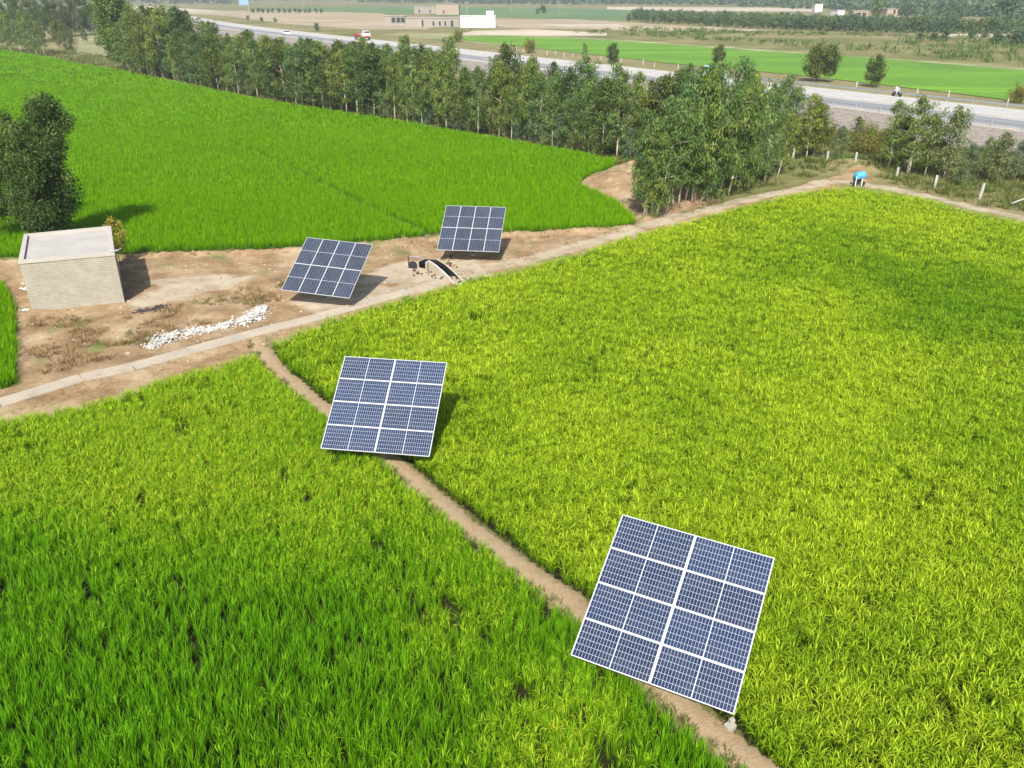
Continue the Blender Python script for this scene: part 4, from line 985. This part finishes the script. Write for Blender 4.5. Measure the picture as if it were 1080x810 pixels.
# ------------------------------------------------------------------ white rubble heap along the channel
qd = random.Random(4); dm = MB()
for i in range(170):
    c0 = qd.choice([(440, 288), (452, 289), (462, 291), (473, 296), (486, 300), (492, 298), (470, 274), (478, 281)]); gx, gy, _ = G(c0[0]+qd.gauss(0, 4), c0[1]+qd.gauss(0, 2)); s = qd.uniform(.05, .17)
    dm.box((gx, gy, float(gz(gx, gy))+.03), (s*1.5, s, s*.7), qd.uniform(0, 3), taper=.6, rx=qd.gauss(0, .3), mi=qd.choice((0, 0, 1, 2)))
tag(dm.build('rubble', [simple('dark_clod', (.07, .045, .03), .95), m_slab, simple('tan_clod', (.34, .25, .16), .95)]), 'broken clods and stones around the curved trough', kind='stuff')
def rubble():
    line = GP([(155, 369), (172, 359), (195, 352), (222, 350), (243, 344), (262, 338), (280, 325)])
    o = Vector((line[0][0], line[0][1], 0)); q = np.random.default_rng(9); mb = MB()
    W0 = [.35, .75, .6, .35, .55, .6, .4]
    for (a, b, wa, wb) in zip(line[:-1], line[1:], W0[:-1], W0[1:]):
        L = math.hypot(b[0]-a[0], b[1]-a[1])
        for i in range(int(L*300)):
            t = q.random(); w_ = wa+(wb-wa)*t; off = q.normal(0, .52)*w_; s = q.uniform(.02, .085)*(1 if q.random() > .05 else 1.9)
            x = a[0]+(b[0]-a[0])*t-(b[1]-a[1])/L*off+q.normal(0, .1); y = a[1]+(b[1]-a[1])*t+(b[0]-a[0])/L*off+q.normal(0, .1)
            z = max(0, .17*w_*(1-(off/w_)**2))*q.uniform(.4, 1.1)+.06
            if math.sin(x*2.3+y*1.1)+math.sin(x*5.1) < -1.0 and q.random() < .75: continue
            mb.box((x-o.x, y-o.y, z+q.uniform(-.03, .05)), (s*q.uniform(.8, 2.4), s*q.uniform(.8, 1.6), s*q.uniform(.3, .8)), q.uniform(0, 3), taper=q.uniform(.5, .9), rx=q.normal(0, .4), ry=q.normal(0, .4), mi=0 if q.random() > .22 else 1)
    tag(mb.build('white_rubble', [simple('white_lime', (.50, .49, .46), .9, 0, .1), simple('grey_stone', (.3, .29, .27), .9)], None, o), 'white rubble strewn along the channel', kind='stuff')
rubble()
def pebbles():
    q = np.random.default_rng(5); mb = MB(); n = 0
    yp = yard
    while n < 700:
        x = q.uniform(-36, 14); y = q.uniform(36, 66)
        if not inpoly(np.array([x]), np.array([y]), yp)[0]: continue
        n += 1; s = q.uniform(.03, .10)*(1 if q.random() > .04 else 1.8); mb.box((x, y, float(gz(x, y))+s*.2), (s*1.4, s, s*.6), q.uniform(0, 3), taper=.6, mi=0 if q.random() > .45 else 1)
    tag(mb.build('stones', [simple('pale_stone', (.42, .38, .31), .9), simple('brown_clod', (.22, .14, .08), .95)]), 'small stones and clods on the bare yard', kind='stuff')
pebbles()
# black ash patch
ab = GP([(140, 330), (152, 325), (168, 322), (177, 325), (172, 330), (158, 334)])
o = sheet('ash_patch', ab, .12, simple('ash', (.05, .045, .045), .95, 0, .4, 6)); bpy.data.objects.remove(o)
qa = MB(); 
for i in range(150):
    c0 = random.choice([(150, 329), (160, 327), (170, 325)]); gx, gy, _ = G(c0[0]+random.gauss(0, 5), c0[1]+random.gauss(0, 1.6)); s = random.uniform(.04, .12)
    qa.box((gx, gy, float(gz(gx, gy))+.02), (s*1.8, s, s*.5), random.uniform(0, 3), taper=.5)
tag(qa.build('charcoal_debris', simple('charcoal', (.035, .03, .03), .95)), 'scattered black ash on the yard', kind='stuff')

# ------------------------------------------------------------------ pump under a blue cover at the bend of the track
m_blue = simple('blue_tarpaulin', (.06, .36, .62), .45, 0, .12, 3, .02)
b0 = Vector(G(904, 197)); b0.z = float(gz(b0.x, b0.y)); bl = empty('covered_pump', b0, .1); tag(bl, 'small dark engine on pale legs under a bright blue cover where the track bends', 'pump cart')
bl.scale = (.78, .8, .88)
V = []; F_ = []; nu, nv = 10, 7
for i in range(nu+1):
    for j in range(nv+1):
        u_ = i/nu*2-1; v_ = j/nv*2-1; r = max(abs(u_), abs(v_))
        V.append((u_*.62+.08*(1-v_), v_*.5, .95+.5*math.sqrt(max(0, 1-r**2.2))-(.14 if r > .95 else 0)+random.uniform(-.02, .02)+u_*.12))
for i in range(nu):
    for j in range(nv): n = i*(nv+1)+j; F_.append((n, n+nv+1, n+nv+2, n+1))
mb = MB(); mb.add(V, F_); t_ = mb.build('blue_cover', m_blue, bl, smooth=True); so = t_.modifiers.new('thick', 'SOLIDIFY'); so.thickness = .03
for sx in (-.5, .28): MB().tube([(sx, -.42, 0), (sx+.04, -.36, 1.0)], .05, 8).build('leg', m_white, bl)
for sx in (-.45, .55): MB().tube([(sx, .4, 0), (sx, .34, 1.0)], .04, 8).build('leg', m_steel, bl)
en = MB(); en.box((-.1, .05, .55), (.7, .45, .5)); en.box((.0, .05, .85), (.35, .3, .25)); en.build('engine', m_black, bl, bevel=.03)
for sy in (-.34,):
    for sx in (-.62, .5):
        w = MB(); w.lathe((sx, sy, .24), [(.05, -.05), (.2, -.05), (.24, -.03), (.24, .03), (.2, .05), (.05, .05)], 16, axis='Y'); w.build('wheel', m_black, bl)

# ------------------------------------------------------------------ boundary posts
def post_thing(px, py, h, w, label, group, mat=m_white, lean=(0, 0), name='boundary_post'):
    gx, gy, _ = G(px, py); w *= .85; mb = MB(); mb.box((0, 0, h/2-.1), (w, w, h+.2), 0, taper=.9)
    o = mb.build(name, mat, None, (gx, gy, float(gz(gx, gy)) if gy < 108 else 0), bevel=.015); o.rotation_euler = (lean[0], lean[1], random.uniform(0, 1)); tag(o, label, 'post', group); return o
for (px, py, h, w, lx, lb) in [(836, 169, 1.3, .20, .03, 'white post right of the eucalyptus clump, leftmost along the track'), (871.5, 173.5, 1.0, .19, 0, 'white post second from the left along the track'), (901, 177, .8, .20, 0, 'short white post just above the blue cover'), (945, 187.5, 1.0, .20, .03, 'white post right of the blue cover'),
                               (956, 184.5, 1.6, .10, .02, 'thin grey post behind the white one right of the blue cover'), (985.5, 198.5, 1.15, .22, .06, 'white post below the young trees'), (1033, 210, 1.35, .20, .10, 'tall white post leaning beside the track at the right')]:
    post_thing(px, py, h, w, lb, 'boundary posts along the track', m_post if w > .15 else m_conc, (0, lx))
gx, gy, _ = G(1078, 218); tt = MB().tube([(-1.0, 0, .25), (.3, .1, .75), (1.4, .2, 1.0)], .08, 8); tt.tube([(.5, .1, 0), (.5, .12, .8)], .06, 8)
tag(tt.build('leaning_pole', m_conc, None, (gx, gy, 0)), 'fallen grey pole propped up at the right edge of the photo', 'pole')
for i, (px, py) in enumerate([(537, 51), (545, 54), (552, 55.5), (577, 58.5), (586, 58), (595, 60), (604, 61), (634, 63.5), (655, 66), (678, 68.5), (690, 71), (715, 73), (735, 76), (800, 82), (828, 84.5), (903, 93.5), (944, 98), (967, 100.5), (1000, 103.5), (1062, 112)]):
    post_thing(px, py, 1.1+.2*(i % 3 == 0), .20, 'small white roadside post on the far verge of the highway', 'white posts on the far verge', m_post)

# ------------------------------------------------------------------ vehicles
m_red = simple('red_paint', (.30, .05, .04), .5, 0, .15); m_cab = simple('cream_paint', (.72, .66, .62), .4, 0, .06); m_glass, _nt, _b = M('dark_glass'); _b.inputs['Base Color'].default_value = (.02, .025, .03, 1); _b.inputs['Roughness'].default_value = .08
m_lblue = simple('pale_blue_paint', (.45, .62, .70), .4, 0, .05); m_tyre = m_black
def wheel(parent, x, y, r=.45, w=.28):
    o = MB().lathe((0, 0, 0), [(.2*r, -w/2), (.9*r, -w/2), (r, -w/2+.04), (r, w/2-.04), (.9*r, w/2), (.2*r, w/2)], 16, axis='Y').build('wheel', m_tyre, parent); o.location = (x, y, r)
    MB().lathe((0, 0, 0), [(.1*r, -w/2-.01), (.5*r, -w/2-.012), (.5*r, w/2+.012), (.1*r, w/2+.01)], 12, axis='Y').build('rim', m_galv, o)
def road_obj(name, t, s, label, cat, face=-1):
    x, y = RXY(t, s); x2, y2 = RXY(t+1, s); rz = math.atan2(y2-y, x2-x)+(PI if face < 0 else 0); r = empty(name, (x, y, RZ+.01), rz); tag(r, label, cat); return r
def solve_t(px, py, s):
    g_ = G(px, py, RZ); return (g_[0]-RP0[0])*RD[0]+(g_[1]-RP0[1])*RD[1]
# lorry
tr_ = road_obj('flatbed_lorry', solve_t(384, 42, 14), 14.5, 'red and cream flatbed lorry driving on the far carriageway', 'lorry')
MB().box((.2, 0, 1.05), (9.6, 2.3, .18)).build('chassis', m_red, tr_)
fb = MB(); fb.box((-1.6, 0, 1.35), (7.2, 2.5, .25)); 
for sy in (-1, 1): fb.box((-1.6, sy*1.22, 1.72), (7.2, .07, .48))
fb.box((-5.17, 0, 1.72), (.07, 2.4, .48)); fb.build('flatbed', m_red, tr_)
MB().box((-1.7, 0, 1.66), (6.6, 2.2, .32)).build('load', m_cab, tr_, bevel=.08)
cbm = MB(); cbm.box((3.6, 0, 1.75), (2.1, 2.45, 1.2)); cbm.box((3.5, 0, 2.72), (1.9, 2.35, .75), taper=.92); cbm.build('cab', m_cab, tr_, bevel=.08)
MB().box((4.47, 0, 2.66), (.08, 2.0, .55), ry=-.08).build('windscreen', m_glass, tr_)
for sy in (-1, 1): MB().box((3.7, sy*1.17, 2.66), (.9, .04, .5)).build('side_window', m_glass, tr_)
MB().box((4.7, 0, 1.25), (.12, 2.5, .5)).build('bumper', m_red, tr_, bevel=.03)
for sy in (-1, 1):
    for x in (3.5, -2.4, -3.7): wheel(tr_, x, sy*1.05, .52, .32)
    MB().lathe((4.72, sy*.9, 1.45), [(.05, 0), (.14, .02), (.12, .08)], 12, axis='X').build('headlight', m_white, tr_)
# white car
def car(name, t, s, label, mat, L=4.2, H=1.45, face=-1, van=False):
    r = road_obj(name, t, s, label, 'van' if van else 'car', face)
    b = MB(); h0 = .75 if not van else 1.1
    b.box((0, 0, .28+h0/2-.1), (L, 1.7, h0)); b.build('body', mat, r, bevel=.12)
    cb_ = MB(); cb_.box((-.2 if not van else -.1, 0, .18+h0+(H-h0-.2)/2), (L*(.58 if not van else .9), 1.6, H-h0-.18), taper=.82 if not van else .93); cb_.build('cabin', m_glass if not van else mat, r, bevel=.05)
    MB().box((-.2, 0, H-.01), (L*(.46 if not van else .8), 1.3, .05)).build('roof', mat, r, bevel=.02)
    if van:
        for sy in (-1, 1): MB().box((0, sy*.79, H-.45), (L*.7, .04, .4)).build('side_window', m_glass, r)
        MB().box((L*.44, 0, H-.5), (.05, 1.35, .45)).build('windscreen', m_glass, r)
    for sy in (-1, 1):
        for x in (-L*.31, L*.31): wheel(r, x, sy*.78, .32, .2)
    return r
car('parked_car', solve_t(310, 36.5, 5), 4.5, 'white car on the near carriageway at the upper left', m_white)
car('blue_van', solve_t(766, 82, 14), 15.5, 'pale blue van on the far carriageway behind the top of the clump', m_lblue, 5.2, 2.3, van=True)
# motorcycle with rider
mt, ms_ = solve_t(953, 101, 19), 19.6
mr = road_obj('motorcycle', mt, 18.6, 'small dark motorcycle with a rider on the far edge of the highway', 'motorcycle')
for x in (-.62, .62):
    o = MB().lathe((0, 0, 0), [(.22, -.04), (.30, -.03), (.30, .03), (.22, .04)], 16, axis='Y').build('wheel', m_tyre, mr); o.location = (x, 0, .30)
MB().tube([(.62, 0, .3), (.42, 0, .95)], .03, 6).build('fork', m_galv, mr)
fr_ = MB(); fr_.box((0, 0, .45), (.6, .22, .32)); fr_.tube([(-.6, 0, .3), (0, 0, .4), (.45, 0, .8)], .04, 6); fr_.build('engine', m_tyre, mr, bevel=.03)
MB().box((.12, 0, .76), (.42, .22, .18)).build('fuel_tank', m_red, mr, bevel=.05)
MB().box((-.32, 0, .76), (.6, .24, .1)).build('seat', m_tyre, mr, bevel=.03)
MB().tube([(.38, -.32, 1.0), (.42, 0, .98), (.38, .32, 1.0)], .02, 6).build('handlebar', m_galv, mr)
# rider: skin-modifier figure seated, hands on the bar
m_skin = simple('skin', (.25, .14, .09), .6); m_cloth = simple('pale_blue_cloth', (.55, .66, .80), .8)
def figure(name, J, E_, Rr, mat, parent=None, loc=None, root=0):
    me = bpy.data.meshes.new(name); me.from_pydata(J, E_, []); me.materials.append(mat); o = link(name, me, parent, loc)
    sk = o.modifiers.new('skin', 'SKIN'); 
    if not me.skin_vertices: 
        bpy.context.view_layer.objects.active = o
    for i, r in enumerate(Rr): me.skin_vertices[0].data[i].radius = (r, r*.85)
    me.skin_vertices[0].data[root].use_root = True
    ss = o.modifiers.new('sub', 'SUBSURF'); ss.levels = 1; ss.render_levels = 1; return o
J = [(-.28, 0, .88), (-.2, 0, 1.15), (-.12, 0, 1.38), (-.1, 0, 1.5), (-.06, 0, 1.64), (-.05, 0, 1.74),
     (-.12, .2, 1.38), (.08, .26, 1.14), (.34, .28, 1.03), (-.12, -.2, 1.38), (.08, -.26, 1.14), (.34, -.28, 1.03),
     (-.26, .13, .86), (.14, .2, .84), (.0, .2, .40), (.12, .2, .36), (-.26, -.13, .86), (.14, -.2, .84), (.0, -.2, .40), (.12, -.2, .36)]
E_ = [(0, 1), (1, 2), (2, 3), (3, 4), (4, 5), (2, 6), (6, 7), (7, 8), (2, 9), (9, 10), (10, 11), (0, 12), (12, 13), (13, 14), (14, 15), (0, 16), (16, 17), (17, 18), (18, 19)]
RR = [.16, .15, .15, .06, .10, .08, .07, .055, .035, .07, .055, .035, .1, .08, .05, .04, .1, .08, .05, .04]
rd = figure('person', J, E_, RR, m_cloth); rd.location = mr.location; rd.rotation_euler = mr.rotation_euler; tag(rd, 'person in pale clothes riding the motorcycle', 'person')
hd = MB().lathe((-.06, 0, 1.62), [(.02, -.13), (.08, -.1), (.105, 0), (.09, .09), (.03, .13)], 14).build('head', m_skin, rd, smooth=True)
MB().lathe((-.075, 0, 1.66), [(.105, -.02), (.112, .04), (.09, .10), (.03, .13)], 14).build('hair', m_black, rd, smooth=True)

# ------------------------------------------------------------------ far buildings
m_bw = simple('white_wall', (.66, .66, .64), .8, 0, .04, .2); m_bg = simple('grey_brick_wall', (.30, .27, .235), .9, 0, .1, .4); m_bp = simple('pinkish_brick_wall', (.36, .28, .22), .9, 0, .1, .4)
m_dk = simple('dark_opening', (.03, .03, .035), .9)
def bld(name, px0, px1, pyb, h, depth, mat, label, openings=(), roof=None, tower=None, rz=0.0, zb=0.0):
    a = Vector(G(px0, pyb)); b = Vector(G(px1, pyb)); L = (b-a).length; c = (a+b)/2
    r = empty(name, (c.x, c.y, 0), rz); tag(r, label, 'building')
    w = MB(); w.box((0, depth/2, h/2-.1), (L, depth, h+.2)); w.build('wall', mat, r)
    ro = MB()
    ro.box((0, depth/2, h+.12), (L+.5, depth+.5, .22)); ro.build('roof', roof or m_conc, r)
    for k_, (f0, f1, z0, z1) in enumerate(openings):
        nm = 'window' if z0 > .5 else 'doorway'
        o = MB().box(((f0+f1)/2*L-L/2, -.02, (z0+z1)/2), ((f1-f0)*L, .3, z1-z0)).build(nm, m_dk, r)
        MB().box(((f0+f1)/2*L-L/2, -.12, z0-.06), ((f1-f0)*L+.3, .25, .1)).build('sill', m_conc, o)
    if tower: 
        f0, f1, th = tower; o = MB(); o.box(((f0+f1)/2*L-L/2, depth*.4, h+.23+th/2), ((f1-f0)*L, depth*.5, th)); o.build('stair_tower', mat, r, bevel=.05)
    return r
bld('white_building', 485.5, 522.5, 29.3, 5.2, 12, m_bw, 'bright white walled building with a small block on its right end', tower=(.74, .95, 2.2), roof=m_bw)
bld('long_building', 428, 484.8, 28.5, 4.2, 10, m_bg, 'long low grey building joined to the left of the white one', openings=[(.30, .33, .2, 3.2), (.50, .53, .8, 2.6), (.62, .65, .8, 2.6), (.72, .75, .8, 2.6), (.84, .88, .2, 3.0)])
bld('open_building', 406, 427.5, 27, 4.6, 9, m_bg, 'grey building with three black openings under a flat roof, left of the long one', openings=[(.34, .52, 1.6, 3.9), (.58, .76, 1.6, 3.9), (.80, .98, 1.6, 3.9)])
bld('brick_building', 437, 460, 14.8, 5.4, 16, m_bg, 'pale grey block behind the long building, left half', openings=[(.2, .26, 1, 3), (.7, .76, 1, 3)])
bld('brick_building', 460.2, 484, 15.5, 7.4, 16, m_bp, 'pinkish brick block behind the long building, right half', openings=[(.3, .36, 1, 3)])
bld('far_house', 859, 867, 12.8, 6.5, 8, m_bw, 'tiny white house in the far trees, alone left of the others')
bld('far_house', 882, 890, 20.5, 5.5, 8, m_bw, 'small white far house with a dark gable, left of the open one', rz=.2)
bld('far_house', 899, 915, 20.3, 5, 8, m_bp, 'far pink house with open dark front between the trees', openings=[(.25, .5, 1, 4.0), (.6, .85, 1, 4.0)])
bld('far_house', 934, 945, 21.5, 6.5, 8, m_bp, 'far brown pink house right of the tall tree', openings=[(.6, .8, 4, 6)])
# blue highway sign
sx_, sy_, _ = G(264, 23.5); sg = empty('highway_sign', (sx_, sy_, 0)); tag(sg, 'large pale blue sign board on a grey post beside the highway', 'sign')
MB().tube([(0, 0, 0), (0, 0, 10.5)], .3, 10).build('post', m_galv, sg)
MB().box((-2.3, -.1, 11.0), (5.6, .18, 3.4)).build('board', simple('sign_blue', (.22, .36, .52), .5, 0, .05), sg)
MB().tube([(-4.5, .1, 10.4), (.2, .1, 10.4)], .14, 8).build('arm', m_galv, sg)
# utility poles
for px, pyb, h, lb in [(493, 32, 12.5, 'thin pale utility pole behind the white building'), (321, 17, 10, 'pale pole above the dark hedge at the upper left'), (589, 15, 10, 'pole in the far green field'), (539, 15, 12, 'pole in the far fields right of the buildings'), (847, 13, 20, 'tall pole before the far wood')]:
    gx, gy, _ = G(px, pyb); r = empty('utility_pole', (gx, gy, 0)); tag(r, lb, 'pole', 'poles across the far fields')
    MB().tube([(0, 0, -.2), (0, 0, h)], [.18, .11], 8).build('pole', m_conc, r); MB().box((0, 0, h-.7), (2.2, .14, .16)).build('crossarm', m_conc, r)
    for q in (-.95, 0, .95): MB().lathe((q, 0, h-.62), [(.05, 0), (.09, .08), (.05, .22)], 8).build('insulator', m_white, r)

# ------------------------------------------------------------------ haze, sky, sun
hz = MB(); hz.box((0, 1500, 23.5), (5000, 3800, 51)); hme = hz.mesh('haze', [])
hm = bpy.data.materials.new('haze'); hm.use_nodes = True; nt = hm.node_tree; nt.nodes.clear()
ov = nt.nodes.new('ShaderNodeOutputMaterial'); pv = nt.nodes.new('ShaderNodeVolumePrincipled'); pv.inputs['Color'].default_value = (.86, .93, .98, 1); pv.inputs['Density'].default_value = .00034; pv.inputs['Anisotropy'].default_value = .25
nt.links.new(pv.outputs[0], ov.inputs['Volume']); hme.materials.append(hm); tag(link('haze', hme), 'pale haze over the plain', kind='stuff')

sun_dir = Vector((.12, .95, -.98)).normalized()
sl = bpy.data.lights.new('sun', 'SUN'); sl.energy = 4.8; sl.angle = R(.5); sl.color = (1.0, .95, .86)
so = bpy.data.objects.new('sun', sl); COL.objects.link(so); so.rotation_euler = sun_dir.to_track_quat('-Z', 'Y').to_euler(); so.location = (0, -20, 60)
w = bpy.data.worlds.new('World'); sc.world = w; w.use_nodes = True; nt = w.node_tree
bg = nt.nodes['Background']; sky = nt.nodes.new('ShaderNodeTexSky'); sky.sky_type = 'NISHITA'; sky.sun_disc = False
sky.sun_elevation = math.asin(-sun_dir.z); sky.sun_rotation = math.atan2(-sun_dir.x, -sun_dir.y); sky.air_density = 1.2; sky.dust_density = 2.5
nt.links.new(sky.outputs[0], bg.inputs['Color']); bg.inputs['Strength'].default_value = .10
sc.view_settings.view_transform = 'Standard'; sc.view_settings.look = 'None'; sc.view_settings.gamma = 1; sc.view_settings.use_curve_mapping = False
sc.view_settings.exposure = .60
sc.cycles.max_bounces = 6; sc.cycles.diffuse_bounces = 3; sc.cycles.transmission_bounces = 4; sc.cycles.volume_bounces = 0; sc.cycles.transparent_max_bounces = 4
sc.cycles.use_adaptive_sampling = True; sc.cycles.adaptive_threshold = .02
sc.cycles.use_denoising = True
